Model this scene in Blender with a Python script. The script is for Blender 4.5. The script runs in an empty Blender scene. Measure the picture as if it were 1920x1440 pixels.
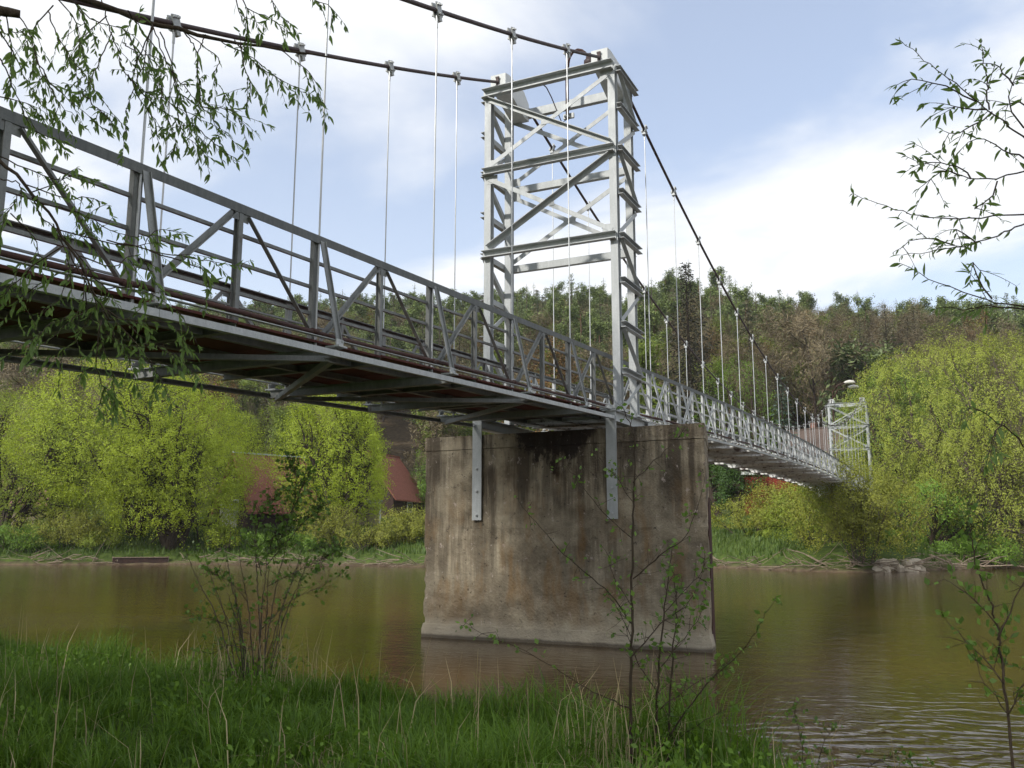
import bpy, math, random
import numpy as np
from mathutils import Vector

# ------------------------------------------------------------------ camera
scene = bpy.context.scene
CAM = np.array([6.468, -14.990, 1.779])
YAW, PITCH, FPX = -0.45139, 0.16971, 1687.09          # measured from the photograph (1920 px wide)
cam_data = bpy.data.cameras.new('camera')
cam_data.sensor_width = 36.0
cam_data.lens = FPX / 1920.0 * 36.0
cam_data.clip_start = 0.05
cam_data.clip_end = 3000
cam = bpy.data.objects.new('camera', cam_data)
scene.collection.objects.link(cam)
cam.location = CAM
cam.rotation_euler = (math.pi / 2 + PITCH, 0, -YAW)
scene.camera = cam

# ------------------------------------------------------------------ light, sky, exposure
SUN_DIR = np.array([-0.45, -0.89, 0.68])              # towards the sun
SUN_DIR = SUN_DIR / np.linalg.norm(SUN_DIR)
sun_data = bpy.data.lights.new('sun', 'SUN')
sun_data.energy = 3.5
sun_data.angle = math.radians(3.0)
sun_data.color = (1.0, 0.965, 0.90)
sun = bpy.data.objects.new('sun', sun_data)
scene.collection.objects.link(sun)
sun.location = (-20, -40, 40)
sun.rotation_euler = Vector(SUN_DIR).to_track_quat('Z', 'Y').to_euler()

world = bpy.data.worlds.new('World')
scene.world = world
world.use_nodes = True
nt = world.node_tree
nt.nodes.clear()
W_out = nt.nodes.new('ShaderNodeOutputWorld')
W_bg = nt.nodes.new('ShaderNodeBackground')
W_bg.inputs['Strength'].default_value = 0.15
sky = nt.nodes.new('ShaderNodeTexSky')
sky.sky_type = 'NISHITA'
sky.sun_disc = False
sky.sun_elevation = math.asin(SUN_DIR[2])
sky.sun_rotation = math.atan2(SUN_DIR[0], SUN_DIR[1])
sky.air_density = 1.0
sky.dust_density = 0.6
sky.ozone_density = 2.0
# thin broken cloud over the whole dome: noise on a flat layer overhead
tc = nt.nodes.new('ShaderNodeTexCoord')
sep = nt.nodes.new('ShaderNodeSeparateXYZ')
nt.links.new(tc.outputs['Generated'], sep.inputs[0])
def wmath(op, a, b=None):
    m = nt.nodes.new('ShaderNodeMath'); m.operation = op
    for i, v in enumerate((a, b)):
        if v is None: continue
        if isinstance(v, (int, float)): m.inputs[i].default_value = v
        else: nt.links.new(v, m.inputs[i])
    return m.outputs[0]
zc_ = wmath('ADD', wmath('MAXIMUM', sep.outputs['Z'], 0.0), 0.12)
cx_ = wmath('DIVIDE', sep.outputs['X'], zc_)
cy_ = wmath('DIVIDE', sep.outputs['Y'], zc_)
comb = nt.nodes.new('ShaderNodeCombineXYZ')
nt.links.new(cx_, comb.inputs[0]); nt.links.new(cy_, comb.inputs[1])
comb.inputs[2].default_value = 21.0
n1 = nt.nodes.new('ShaderNodeTexNoise')
n1.inputs['Scale'].default_value = 0.9
n1.inputs['Detail'].default_value = 7
n1.inputs['Roughness'].default_value = 0.52
n1.inputs['Distortion'].default_value = 0.35
nt.links.new(comb.outputs[0], n1.inputs['Vector'])
ramp = nt.nodes.new('ShaderNodeValToRGB')
ramp.color_ramp.interpolation = 'EASE'
ramp.color_ramp.elements[0].position = 0.40
ramp.color_ramp.elements[0].color = (0.36, 0.36, 0.36, 1)
ramp.color_ramp.elements[1].position = 0.62
ramp.color_ramp.elements[1].color = (1, 1, 1, 1)
nt.links.new(n1.outputs['Fac'], ramp.inputs['Fac'])
# veil thickens towards the horizon
veil = wmath('POWER', wmath('SUBTRACT', 1.0, wmath('MAXIMUM', sep.outputs['Z'], 0.0)), 5.0)
fac = wmath('MINIMUM', wmath('ADD', ramp.outputs['Color'], wmath('MULTIPLY', veil, 0.9)), 0.97)
mixc = nt.nodes.new('ShaderNodeMixRGB')
mixc.inputs['Color2'].default_value = (6.6, 6.7, 6.85, 1)
nt.links.new(fac, mixc.inputs['Fac'])
hs = nt.nodes.new('ShaderNodeHueSaturation'); hs.inputs['Saturation'].default_value = 1.25; hs.inputs['Value'].default_value = 1.12
nt.links.new(sky.outputs['Color'], hs.inputs['Color'])
tint = nt.nodes.new('ShaderNodeMixRGB'); tint.blend_type = 'MULTIPLY'; tint.inputs['Fac'].default_value = 1.0; tint.inputs['Color2'].default_value = (0.90, 1.0, 1.06, 1)
nt.links.new(hs.outputs['Color'], tint.inputs['Color1'])
nt.links.new(tint.outputs['Color'], mixc.inputs['Color1'])
nt.links.new(mixc.outputs['Color'], W_bg.inputs['Color'])
nt.links.new(W_bg.outputs[0], W_out.inputs[0])

scene.view_settings.view_transform = 'Standard'
scene.view_settings.look = 'None'
scene.view_settings.gamma = 1.0
scene.view_settings.use_curve_mapping = False
scene.view_settings.exposure = 0.15
scene.render.engine = 'CYCLES'
scene.cycles.max_bounces = 5
scene.cycles.diffuse_bounces = 3
scene.cycles.glossy_bounces = 3
scene.cycles.transmission_bounces = 4
scene.cycles.transparent_max_bounces = 6
scene.cycles.use_denoising = True
scene.cycles.use_adaptive_sampling = True
scene.cycles.adaptive_threshold = 0.025

random.seed(11)
RNG = np.random.default_rng(11)
COL = scene.collection
PI = math.pi

# ------------------------------------------------------------------ helpers
_fw = np.array([math.sin(YAW) * math.cos(PITCH), math.cos(YAW) * math.cos(PITCH), math.sin(PITCH)])
_rt = np.array([math.cos(YAW), -math.sin(YAW), 0.0])
_up = np.cross(_rt, _fw)
def at(px, py, d):
    """point seen at photo pixel (px, py) at horizontal distance d metres (survey helper)"""
    r = _fw + _rt * (px - 960) / FPX - _up * (py - 720) / FPX
    return CAM + r * d / math.hypot(r[0], r[1])

def unit(v):
    v = np.asarray(v, float)
    return v / (np.linalg.norm(v) + 1e-12)

class MB:
    def __init__(self): self.V = []; self.F = []; self.M = []; self.n = 0
    def add(self, verts, faces, m=0):
        verts = np.asarray(verts, float).reshape(-1, 3)
        self.V.append(verts)
        self.F.extend([tuple(int(i) + self.n for i in f) for f in faces])
        self.M.extend([m] * len(faces))
        self.n += len(verts)
    def box(self, c, s, rz=0.0, m=0):
        x, y, z = [k / 2 for k in s]
        P = np.array([[-x,-y,-z],[x,-y,-z],[x,y,-z],[-x,y,-z],[-x,-y,z],[x,-y,z],[x,y,z],[-x,y,z]])
        if rz:
            ca, sa = math.cos(rz), math.sin(rz)
            P = P @ np.array([[ca, sa, 0], [-sa, ca, 0], [0, 0, 1]])
        self.add(P + np.asarray(c), [(0,3,2,1),(4,5,6,7),(0,1,5,4),(1,2,6,5),(2,3,7,6),(3,0,4,7)], m)
    def bar(self, p0, p1, prof, up=(0, 0, 1), m=0):
        p0 = np.asarray(p0, float); p1 = np.asarray(p1, float)
        d = unit(p1 - p0)
        up = np.asarray(up, float)
        s = np.cross(d, up)
        if np.linalg.norm(s) < 1e-5: s = np.cross(d, (0, 1, 0))
        s = unit(s); u = np.cross(s, d)
        k = len(prof)
        pr = np.array([s * a + u * b for a, b in prof])
        self.add(np.vstack([p0 + pr, p1 + pr]),
                 [tuple((i, (i + 1) % k, (i + 1) % k + k, i + k)) for i in range(k)] + [tuple(range(k))[::-1], tuple(range(k, 2 * k))], m)
    def tube(self, pts, rad, sides=6, m=0, cap=True):
        pts = np.asarray(pts, float); n = len(pts)
        rad = np.full(n, rad) if np.isscalar(rad) else np.asarray(rad, float)
        ang = np.arange(sides) * 2 * PI / sides
        tang = np.gradient(pts, axis=0)
        ref = np.array([0.31, 0.17, 0.93])
        rings = []
        for i in range(n):
            t = unit(tang[i]); a = np.cross(t, ref)
            if np.linalg.norm(a) < 0.05: a = np.cross(t, (1, 0, 0))
            a = unit(a); b = np.cross(t, a)
            rings.append(pts[i] + rad[i] * (np.cos(ang)[:, None] * a + np.sin(ang)[:, None] * b))
        F = []
        for i in range(n - 1):
            for j in range(sides):
                k = (j + 1) % sides
                F.append((i*sides+j, i*sides+k, (i+1)*sides+k, (i+1)*sides+j))
        if cap:
            F.append(tuple(range(sides))[::-1]); F.append(tuple(range((n-1)*sides, n*sides)))
        self.add(np.vstack(rings), F, m)
    def mesh(self, name, mats, smooth=False):
        me = bpy.data.meshes.new(name)
        V = np.vstack(self.V) if self.V else np.zeros((0, 3))
        me.from_pydata(V.tolist(), [], self.F)
        if not isinstance(mats, (list, tuple)): mats = [mats]
        for mt in mats: me.materials.append(mt)
        if len(mats) > 1: me.polygons.foreach_set('material_index', self.M)
        if smooth: me.polygons.foreach_set('use_smooth', [True] * len(me.polygons))
        me.update()
        return me
    def build(self, name, mats, parent=None, smooth=False):
        return link(name, self.mesh(name, mats, smooth), parent)

def link(name, data, parent=None):
    o = bpy.data.objects.new(name, data)
    COL.objects.link(o)
    if parent is not None: o.parent = parent
    return o

def tag(o, label=None, cat=None, group=None, kind=None):
    if label: o['label'] = label
    if cat: o['category'] = cat
    if group: o['group'] = group
    if kind: o['kind'] = kind
    return o

def thing(name, label, cat, loc=(0, 0, 0), group=None):
    o = link(name, None)
    o.location = loc
    o.empty_display_size = 0.3
    return tag(o, label, cat, group)

def np_mesh(name, V, k, mats, mat_idx=None, smooth=False):
    """mesh of separate k-gons, V is (n*k,3)"""
    V = np.ascontiguousarray(V, dtype=np.float32).reshape(-1, 3)
    nv = len(V); nf = nv // k
    me = bpy.data.meshes.new(name)
    me.vertices.add(nv); me.vertices.foreach_set('co', V.ravel())
    me.loops.add(nv); me.loops.foreach_set('vertex_index', np.arange(nv, dtype=np.int32))
    me.polygons.add(nf)
    me.polygons.foreach_set('loop_start', np.arange(0, nv, k, dtype=np.int32))
    if not isinstance(mats, (list, tuple)): mats = [mats]
    for m in mats: me.materials.append(m)
    if mat_idx is not None: me.polygons.foreach_set('material_index', np.asarray(mat_idx, dtype=np.int32))
    me.update(calc_edges=True)
    return me

def idx_mesh(name, V, F, mats, mat_idx=None, smooth=False):
    """mesh from vertex array and (n,k) face index array"""
    V = np.ascontiguousarray(V, dtype=np.float32); F = np.ascontiguousarray(F, dtype=np.int32)
    me = bpy.data.meshes.new(name)
    me.vertices.add(len(V)); me.vertices.foreach_set('co', V.ravel())
    me.loops.add(F.size); me.loops.foreach_set('vertex_index', F.ravel())
    me.polygons.add(len(F))
    me.polygons.foreach_set('loop_start', np.arange(0, F.size, F.shape[1], dtype=np.int32))
    if not isinstance(mats, (list, tuple)): mats = [mats]
    for m in mats: me.materials.append(m)
    if mat_idx is not None: me.polygons.foreach_set('material_index', np.asarray(mat_idx, dtype=np.int32))
    if smooth: me.polygons.foreach_set('use_smooth', np.ones(len(F), dtype=bool))
    me.update(calc_edges=True)
    return me

def rect(w, h, oa=0, ob=0): return [(-w/2+oa, -h/2+ob), (w/2+oa, -h/2+ob), (w/2+oa, h/2+ob), (-w/2+oa, h/2+ob)]
def ang(w, h, t=0.01):   # L: corner at origin, legs along +a and +b
    return [(0, 0), (w, 0), (w, t), (t, t), (t, h), (0, h)]
def chan(h, w, t=0.01):  # C: web on a=0, flanges towards +a
    return [(0, -h/2), (w, -h/2), (w, -h/2+t), (t, -h/2+t), (t, h/2-t), (w, h/2-t), (w, h/2), (0, h/2)]
def isec(h, w, t=0.01):
    return [(-w/2,-h/2),(w/2,-h/2),(w/2,-h/2+t),(t/2,-h/2+t),(t/2,h/2-t),(w/2,h/2-t),(w/2,h/2),(-w/2,h/2),(-w/2,h/2-t),(-t/2,h/2-t),(-t/2,-h/2+t),(-w/2,-h/2+t)]
def flip(p): return [(-a, b) for a, b in p][::-1]
def flipv(p): return [(a, -b) for a, b in p][::-1]

# ------------------------------------------------------------------ materials
class NT:
    def __init__(self, name):
        self.m = bpy.data.materials.new(name); self.m.use_nodes = True
        self.t = self.m.node_tree; self.t.nodes.clear()
        self.out = self.t.nodes.new('ShaderNodeOutputMaterial')
    def n(self, typ, **kw):
        nd = self.t.nodes.new(typ)
        for k, v in kw.items():
            if k in nd.inputs.keys():
                self.set(nd, k, v)
            else: setattr(nd, k, v)
        return nd
    def set(self, nd, k, v):
        if hasattr(v, 'is_linked') or hasattr(v, 'links'): self.t.links.new(v, nd.inputs[k])
        else: nd.inputs[k].default_value = v
    def coord(self, kind='Object'): return self.n('ShaderNodeTexCoord').outputs[kind]
    def mapping(self, vec, scale=(1, 1, 1), loc=(0, 0, 0)):
        m = self.n('ShaderNodeMapping'); self.t.links.new(vec, m.inputs['Vector'])
        m.inputs['Scale'].default_value = scale; m.inputs['Location'].default_value = loc
        return m.outputs[0]
    def noise(self, vec, scale=1, detail=4, rough=0.55, dist=0.0):
        nd = self.n('ShaderNodeTexNoise'); self.t.links.new(vec, nd.inputs['Vector'])
        nd.inputs['Scale'].default_value = scale; nd.inputs['Detail'].default_value = detail
        nd.inputs['Roughness'].default_value = rough; nd.inputs['Distortion'].default_value = dist
        return nd.outputs['Fac']
    def ramp(self, fac, stops, interp='LINEAR'):
        r = self.n('ShaderNodeValToRGB'); self.t.links.new(fac, r.inputs[0]); cr = r.color_ramp
        cr.interpolation = interp
        while len(cr.elements) < len(stops): cr.elements.new(0.5)
        for e, (p, c) in zip(cr.elements, stops):
            e.position = p
            e.color = (c, c, c, 1) if isinstance(c, (int, float)) else (*c, 1)
        return r.outputs[0]
    def mix(self, fac, a, b, typ='MIX'):
        m = self.n('ShaderNodeMixRGB', blend_type=typ)
        for k, v in (('Fac', fac), ('Color1', a), ('Color2', b)):
            if isinstance(v, (int, float)): m.inputs[k].default_value = v if k == 'Fac' else (v, v, v, 1)
            elif isinstance(v, tuple): m.inputs[k].default_value = (*v, 1)
            else: self.t.links.new(v, m.inputs[k])
        return m.outputs[0]
    def math(self, op, a, b=None, c=None):
        m = self.n('ShaderNodeMath', operation=op)
        for i, v in enumerate((a, b, c)):
            if v is None: continue
            if isinstance(v, (int, float)): m.inputs[i].default_value = v
            else: self.t.links.new(v, m.inputs[i])
        return m.outputs[0]
    def bump(self, h, strength=0.3, dist=0.02):
        b = self.n('ShaderNodeBump'); self.t.links.new(h, b.inputs['Height'])
        b.inputs['Strength'].default_value = strength; b.inputs['Distance'].default_value = dist
        return b.outputs[0]
    def principled(self, color, rough=0.6, metal=0.0, normal=None, spec=0.5, ior=1.45):
        p = self.n('ShaderNodeBsdfPrincipled')
        for k, v in (('Base Color', color), ('Roughness', rough), ('Metallic', metal), ('IOR', ior), ('Specular IOR Level', spec)):
            if isinstance(v, tuple): p.inputs[k].default_value = (*v, 1)
            elif isinstance(v, (int, float)): p.inputs[k].default_value = v
            else: self.t.links.new(v, p.inputs[k])
        if normal is not None: self.t.links.new(normal, p.inputs['Normal'])
        self.t.links.new(p.outputs[0], self.out.inputs[0])
        return self.m

def mat_steel(name, lo, hi, rust=0.62, rustcol=(0.11, 0.055, 0.03), rough=0.5, metal=0.15):
    N = NT(name); v = N.coord()
    a = N.noise(v, 5.0, 6, 0.6); b = N.noise(N.mapping(v, (9, 9, 1.1)), 2.2, 4, 0.6)
    c = N.ramp(N.math('ADD', N.math('MULTIPLY', a, 0.55), N.math('MULTIPLY', b, 0.45)), [(0.32, lo), (0.66, hi)])
    sp = N.noise(v, 60, 2, 0.5)
    c = N.mix(N.ramp(sp, [(0.45, 0.0), (0.7, 0.28)]), c, tuple(k * 0.78 for k in lo))
    rn = N.noise(N.mapping(v, (1, 1, 0.45)), 4.3, 8, 0.68)
    c = N.mix(N.ramp(rn, [(rust, 0.0), (rust + 0.09, 0.85)]), c, rustcol)
    return N.principled(c, N.ramp(a, [(0.3, rough - 0.1), (0.7, rough + 0.15)]), metal, N.bump(sp, 0.12, 0.004))

STEEL = mat_steel('galvanized_steel', (0.33, 0.34, 0.335), (0.53, 0.54, 0.525), 0.645)
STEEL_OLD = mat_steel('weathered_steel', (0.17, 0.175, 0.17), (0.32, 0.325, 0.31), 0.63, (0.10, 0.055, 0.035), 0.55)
PAINT = mat_steel('silver_paint', (0.34, 0.355, 0.352), (0.48, 0.495, 0.49), 0.70, (0.2, 0.12, 0.07), 0.5, 0.05)
BLOCKPAINT = mat_steel('off_white_paint', (0.58, 0.59, 0.57), (0.70, 0.71, 0.69), 0.80, (0.3, 0.22, 0.15), 0.6, 0.0)
UNDER = mat_steel('deck_underside_steel', (0.52, 0.52, 0.49), (0.80, 0.79, 0.75), 0.54, (0.085, 0.04, 0.025), 0.6, 0.0)
REDOX = mat_steel('red_oxide_plate', (0.085, 0.024, 0.018), (0.17, 0.048, 0.036), 0.7, (0.05, 0.03, 0.02), 0.75, 0.0)
RUST = mat_steel('rusty_pipe', (0.035, 0.016, 0.012), (0.085, 0.034, 0.024), 0.66, (0.14, 0.075, 0.05), 0.75, 0.0)
CABLE = mat_steel('cable_steel', (0.045, 0.03, 0.03), (0.09, 0.06, 0.055), 0.8, (0.12, 0.06, 0.04), 0.6, 0.2)
GRIME_SHADE = mat_steel('grimy_shaded_steel', (0.075, 0.08, 0.075), (0.17, 0.175, 0.165), 0.66, (0.07, 0.05, 0.03), 0.6, 0.1)  # top chord: grime plus canopy shade mixed into the colour
GRIME_SHADE2 = mat_steel('dull_shaded_steel', (0.13, 0.135, 0.13), (0.26, 0.265, 0.25), 0.62, (0.09, 0.06, 0.035), 0.6, 0.1)  # near-span railing: tree shade built into a grimy grey
ZINC = mat_steel('zinc_rod', (0.40, 0.41, 0.41), (0.56, 0.57, 0.57), 0.78, (0.25, 0.16, 0.1), 0.4, 0.3)
DARKMETAL = mat_steel('dark_lamp_metal', (0.03, 0.02, 0.02), (0.07, 0.04, 0.035), 0.7, (0.14, 0.07, 0.04), 0.55, 0.2)

def mat_concrete():
    N = NT('stained_concrete'); v = N.coord()
    sp = N.n('ShaderNodeSeparateXYZ'); N.t.links.new(v, sp.inputs[0]); z = sp.outputs['Z']
    big = N.noise(v, 0.9, 5, 0.6, 0.4); med = N.noise(v, 3.2, 8, 0.65); fine = N.noise(v, 26, 5, 0.65)
    c = N.ramp(N.math('ADD', N.math('MULTIPLY', big, 0.55), N.math('MULTIPLY', med, 0.45)), [(0.34, (0.130, 0.106, 0.074)), (0.47, (0.285, 0.236, 0.164)), (0.62, (0.48, 0.41, 0.29))])
    # rain streaks running down from the cap
    st = N.noise(N.mapping(v, (2.6, 2.6, 0.16)), 1.5, 6, 0.62, 0.25)
    st2 = N.noise(N.mapping(v, (7, 7, 0.5)), 1.6, 5, 0.6, 0.3)
    hgt = N.ramp(N.math('DIVIDE', z, 3.7), [(0.10, 0.0), (0.32, 0.65), (0.8, 1.0)])
    dark = N.math('MULTIPLY', N.ramp(N.math('ADD', N.math('MULTIPLY', st, 0.7), N.math('MULTIPLY', st2, 0.3)), [(0.42, 0.0), (0.56, 1.0)]), N.math('MULTIPLY', hgt, N.ramp(N.noise(v, 0.75, 3, 0.5), [(0.37, 0.12), (0.53, 1.0)])))
    c = N.mix(N.math('MULTIPLY', dark, 0.88), c, (0.054, 0.041, 0.029))
    # black crust under the deck, soaked by drips
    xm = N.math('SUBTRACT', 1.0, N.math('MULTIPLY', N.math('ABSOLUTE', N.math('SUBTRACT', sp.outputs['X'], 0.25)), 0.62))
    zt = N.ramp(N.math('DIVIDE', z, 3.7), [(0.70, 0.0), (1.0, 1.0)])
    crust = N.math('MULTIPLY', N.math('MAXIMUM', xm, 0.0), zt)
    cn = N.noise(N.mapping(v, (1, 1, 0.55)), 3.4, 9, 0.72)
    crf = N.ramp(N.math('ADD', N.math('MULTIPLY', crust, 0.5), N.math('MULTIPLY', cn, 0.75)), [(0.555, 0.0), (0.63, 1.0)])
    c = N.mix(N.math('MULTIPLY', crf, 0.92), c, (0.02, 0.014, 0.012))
    # lime spots, spalls
    pt = N.noise(N.mapping(v, (1, 1, 0.7)), 7.5, 7, 0.75)
    c = N.mix(N.ramp(pt, [(0.60, 0.0), (0.66, 0.7)]), c, (0.55, 0.46, 0.40))
    c = N.mix(N.ramp(N.noise(v, 11, 6, 0.7), [(0.61, 0.0), (0.67, 0.85)]), c, (0.045, 0.036, 0.03))
    # ochre runs in the lower half
    och = N.noise(N.mapping(v, (1.5, 1.5, 0.5)), 1.7, 5, 0.6, 0.3)
    ob = N.ramp(N.math('DIVIDE', z, 3.7), [(0.05, 0.15), (0.25, 1.0), (0.5, 0.75), (0.85, 0.1)])
    c = N.mix(N.math('MULTIPLY', N.ramp(och, [(0.49, 0.0), (0.64, 0.6)]), ob), c, (0.24, 0.125, 0.035))
    # pale scoured band at the water
    wb = N.ramp(N.math('ADD', z, N.math('MULTIPLY', med, 0.25)), [(0.05, 0.0), (0.14, 0.85), (0.36, 0.6), (0.5, 0.0)])
    c = N.mix(N.math('MULTIPLY', wb, 0.8), c, (0.50, 0.44, 0.34))
    wet = N.ramp(N.math('ADD', z, N.math('MULTIPLY', med, 0.06)), [(0.07, 1.0), (0.11, 0.0)])
    c = N.mix(N.math('MULTIPLY', wet, 0.75), c, (0.05, 0.04, 0.03))
    hb = N.math('ADD', N.math('MULTIPLY', med, 0.7), N.math('MULTIPLY', fine, 0.3))
    return N.principled(c, 0.92, 0, N.bump(hb, 1.0, 0.07), 0.25)
CONCRETE = mat_concrete()

def mat_leaf(name, lo, hi, trans=0.35, vary=0.5, scale=0.35, rough=0.55):
    N = NT(name); v = N.coord()
    g = N.n('ShaderNodeNewGeometry')
    a = N.noise(v, scale, 4, 0.6)
    f = N.math('ADD', N.math('MULTIPLY', g.outputs['Random Per Island'], vary), N.math('MULTIPLY', a, 1 - vary))
    c = N.ramp(f, [(0.2, lo), (0.75, hi)])
    d = N.n('ShaderNodeBsdfDiffuse'); N.t.links.new(c, d.inputs[0])
    t = N.n('ShaderNodeBsdfTranslucent')
    N.t.links.new(N.mix(0.5, c, tuple(min(1, k * 1.25) for k in hi)), t.inputs[0])
    mx = N.n('ShaderNodeMixShader'); mx.inputs[0].default_value = trans
    N.t.links.new(d.outputs[0], mx.inputs[1]); N.t.links.new(t.outputs[0], mx.inputs[2])
    gl = N.n('ShaderNodeBsdfGlossy'); gl.inputs['Roughness'].default_value = rough
    gl.inputs[0].default_value = (0.8, 0.85, 0.8, 1)
    mx2 = N.n('ShaderNodeMixShader'); mx2.inputs[0].default_value = 0.022
    N.t.links.new(mx.outputs[0], mx2.inputs[1]); N.t.links.new(gl.outputs[0], mx2.inputs[2])
    N.t.links.new(mx2.outputs[0], N.out.inputs[0])
    return N.m

def mat_bark(name, lo, hi, sc=(6, 6, 1.5)):
    N = NT(name); v = N.coord()
    a = N.noise(N.mapping(v, sc), 2.0, 6, 0.65)
    return N.principled(N.ramp(a, [(0.3, lo), (0.7, hi)]), 0.9, 0, N.bump(a, 0.6, 0.03), 0.2)

L_WILLOW = mat_leaf('willow_leaf_spring', (0.2228, 0.2799, 0.0200), (0.4183, 0.5035, 0.0390), 0.35, 0.45, 0.5)
L_WILLOW2 = mat_leaf('willow_leaf_pale', (0.2547, 0.2869, 0.0445), (0.4023, 0.4509, 0.0698), 0.35, 0.5, 0.5)
L_WILLOW3 = mat_leaf('willow_leaf_olive', (0.1539, 0.1983, 0.0324), (0.3386, 0.4131, 0.0486), 0.35, 0.5, 0.5)
L_SHRUB = mat_leaf('shrub_leaf_yellow', (0.1682, 0.1764, 0.0330), (0.3354, 0.3528, 0.0488), 0.3, 0.6, 0.6)
L_GREEN = mat_leaf('fresh_green_leaf', (0.0931, 0.1713, 0.0242), (0.2116, 0.3438, 0.0391), 0.35, 0.5, 0.5)
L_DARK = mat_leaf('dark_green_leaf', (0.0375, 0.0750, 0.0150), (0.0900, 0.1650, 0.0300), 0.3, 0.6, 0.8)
L_NEAR = mat_leaf('near_willow_leaf', (0.0830, 0.1375, 0.0347), (0.2016, 0.2981, 0.0691), 0.48, 0.7, 3.0, 0.4)
L_SAP = mat_leaf('sapling_leaf', (0.0813, 0.1463, 0.0292), (0.1788, 0.2925, 0.0488), 0.35, 0.7, 3.0, 0.4)
L_SPRUCE = mat_leaf('spruce_needles', (0.0739, 0.1046, 0.0445), (0.1940, 0.2316, 0.0890), 0.1, 0.5, 0.25)
L_SPRUCE_B = mat_leaf('dry_spruce_needles', (0.0770, 0.0688, 0.0378), (0.1661, 0.1539, 0.0824), 0.1, 0.5, 0.25)
L_SPRUCE_D = mat_leaf('old_spruce_needles', (0.018, 0.017, 0.010), (0.055, 0.050, 0.028), 0.1, 0.5, 0.25)
L_BLUE = mat_leaf('blue_spruce_needles', (0.042, 0.063, 0.042), (0.098, 0.140, 0.098), 0.1, 0.5, 0.4)
L_PINE = mat_leaf('pine_needles', (0.0946, 0.1288, 0.0458), (0.2364, 0.2921, 0.0897), 0.1, 0.5, 0.25)
L_LARCH = mat_leaf('larch_needles', (0.0924, 0.1333, 0.0356), (0.1848, 0.2352, 0.0563), 0.25, 0.5, 0.25)
L_HILLG = mat_leaf('hill_broadleaf', (0.1080, 0.1589, 0.0275), (0.2448, 0.3011, 0.0484), 0.3, 0.5, 0.25)
L_TWIG = mat_leaf('bare_twigs_brown', (0.1085, 0.0830, 0.0492), (0.2713, 0.2167, 0.1234), 0.05, 0.7, 0.25)
L_TWIGR = mat_leaf('budding_twigs_russet', (0.130, 0.072, 0.026), (0.260, 0.156, 0.058), 0.1, 0.7, 0.25)
BARK = mat_bark('dark_bark', (0.025, 0.018, 0.013), (0.085, 0.062, 0.045))
BARK_L = mat_bark('grey_bark', (0.06, 0.048, 0.036), (0.15, 0.12, 0.09))
BARK_P = mat_bark('pine_bark', (0.10, 0.055, 0.035), (0.22, 0.13, 0.085))
BARK_Y = mat_bark('twig_bark', (0.04, 0.028, 0.02), (0.10, 0.075, 0.05), (20, 20, 5))
DEADWOOD = mat_bark('bleached_dead_wood', (0.16, 0.12, 0.085), (0.34, 0.27, 0.20))

def mat_ground():
    N = NT('bank_ground'); v = N.coord()
    a = N.noise(v, 0.25, 6, 0.6); b = N.noise(v, 2.3, 6, 0.65); g = N.noise(v, 0.045, 3, 0.5)
    sp = N.n('ShaderNodeSeparateXYZ'); N.t.links.new(v, sp.inputs[0]); z = sp.outputs['Z']
    grass = N.ramp(b, [(0.3, (0.035, 0.055, 0.014)), (0.7, (0.10, 0.14, 0.028))])
    litter = N.ramp(b, [(0.3, (0.045, 0.032, 0.018)), (0.7, (0.13, 0.095, 0.055))])
    soil = N.ramp(b, [(0.3, (0.06, 0.042, 0.026)), (0.7, (0.18, 0.13, 0.085))])
    zz = N.ramp(N.math('DIVIDE', N.math('ADD', z, N.math('MULTIPLY', a, 8.0)), 30.0), [(0.26, 0.0), (0.42, 1.0)])
    c = N.mix(zz, grass, litter)
    c = N.mix(N.ramp(N.math('ADD', z, N.math('MULTIPLY', b, 0.5)), [(0.30, 1.0), (0.55, 0.0)]), c, soil)
    return N.principled(c, 0.95, 0, N.bump(b, 0.6, 0.1), 0.15)
GROUND = mat_ground()

# ------------------------------------------------------------------ terrain
TN = np.array([-0.325, 0.9457]); TT = np.array([0.9457, 0.325])   # across / along the river
def smooth(t): t = np.clip(t, 0, 1); return t * t * (3 - 2 * t)
_VN = {}
def vnoise(x, y, s, seed=0):
    """cheap smooth value noise"""
    if seed not in _VN: _VN[seed] = np.random.default_rng(seed).random((64, 64))
    r = _VN[seed]
    X = np.asarray(x, float) / s; Y = np.asarray(y, float) / s
    xi = np.floor(X).astype(int); yi = np.floor(Y).astype(int)
    fx = X - xi; fy = Y - yi; fx = fx*fx*(3-2*fx); fy = fy*fy*(3-2*fy)
    g = lambda a, b: r[a % 64, b % 64]
    return (g(xi,yi)*(1-fx)+g(xi+1,yi)*fx)*(1-fy) + (g(xi,yi+1)*(1-fx)+g(xi+1,yi+1)*fx)*fy
NBX = np.array([-400, -60, -12, -6, -2, 1.5, 3.2, 4.6, 5.6, 6.6, 7.6, 9.0, 12.0, 60, 400.0])
NBY = np.array([-150, -19, -6.6, -6.2, -6.5, -7.0, -7.2, -7.7, -8.6, -9.9, -11.4, -14.5, -18.0, -24, -60.0])
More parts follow.
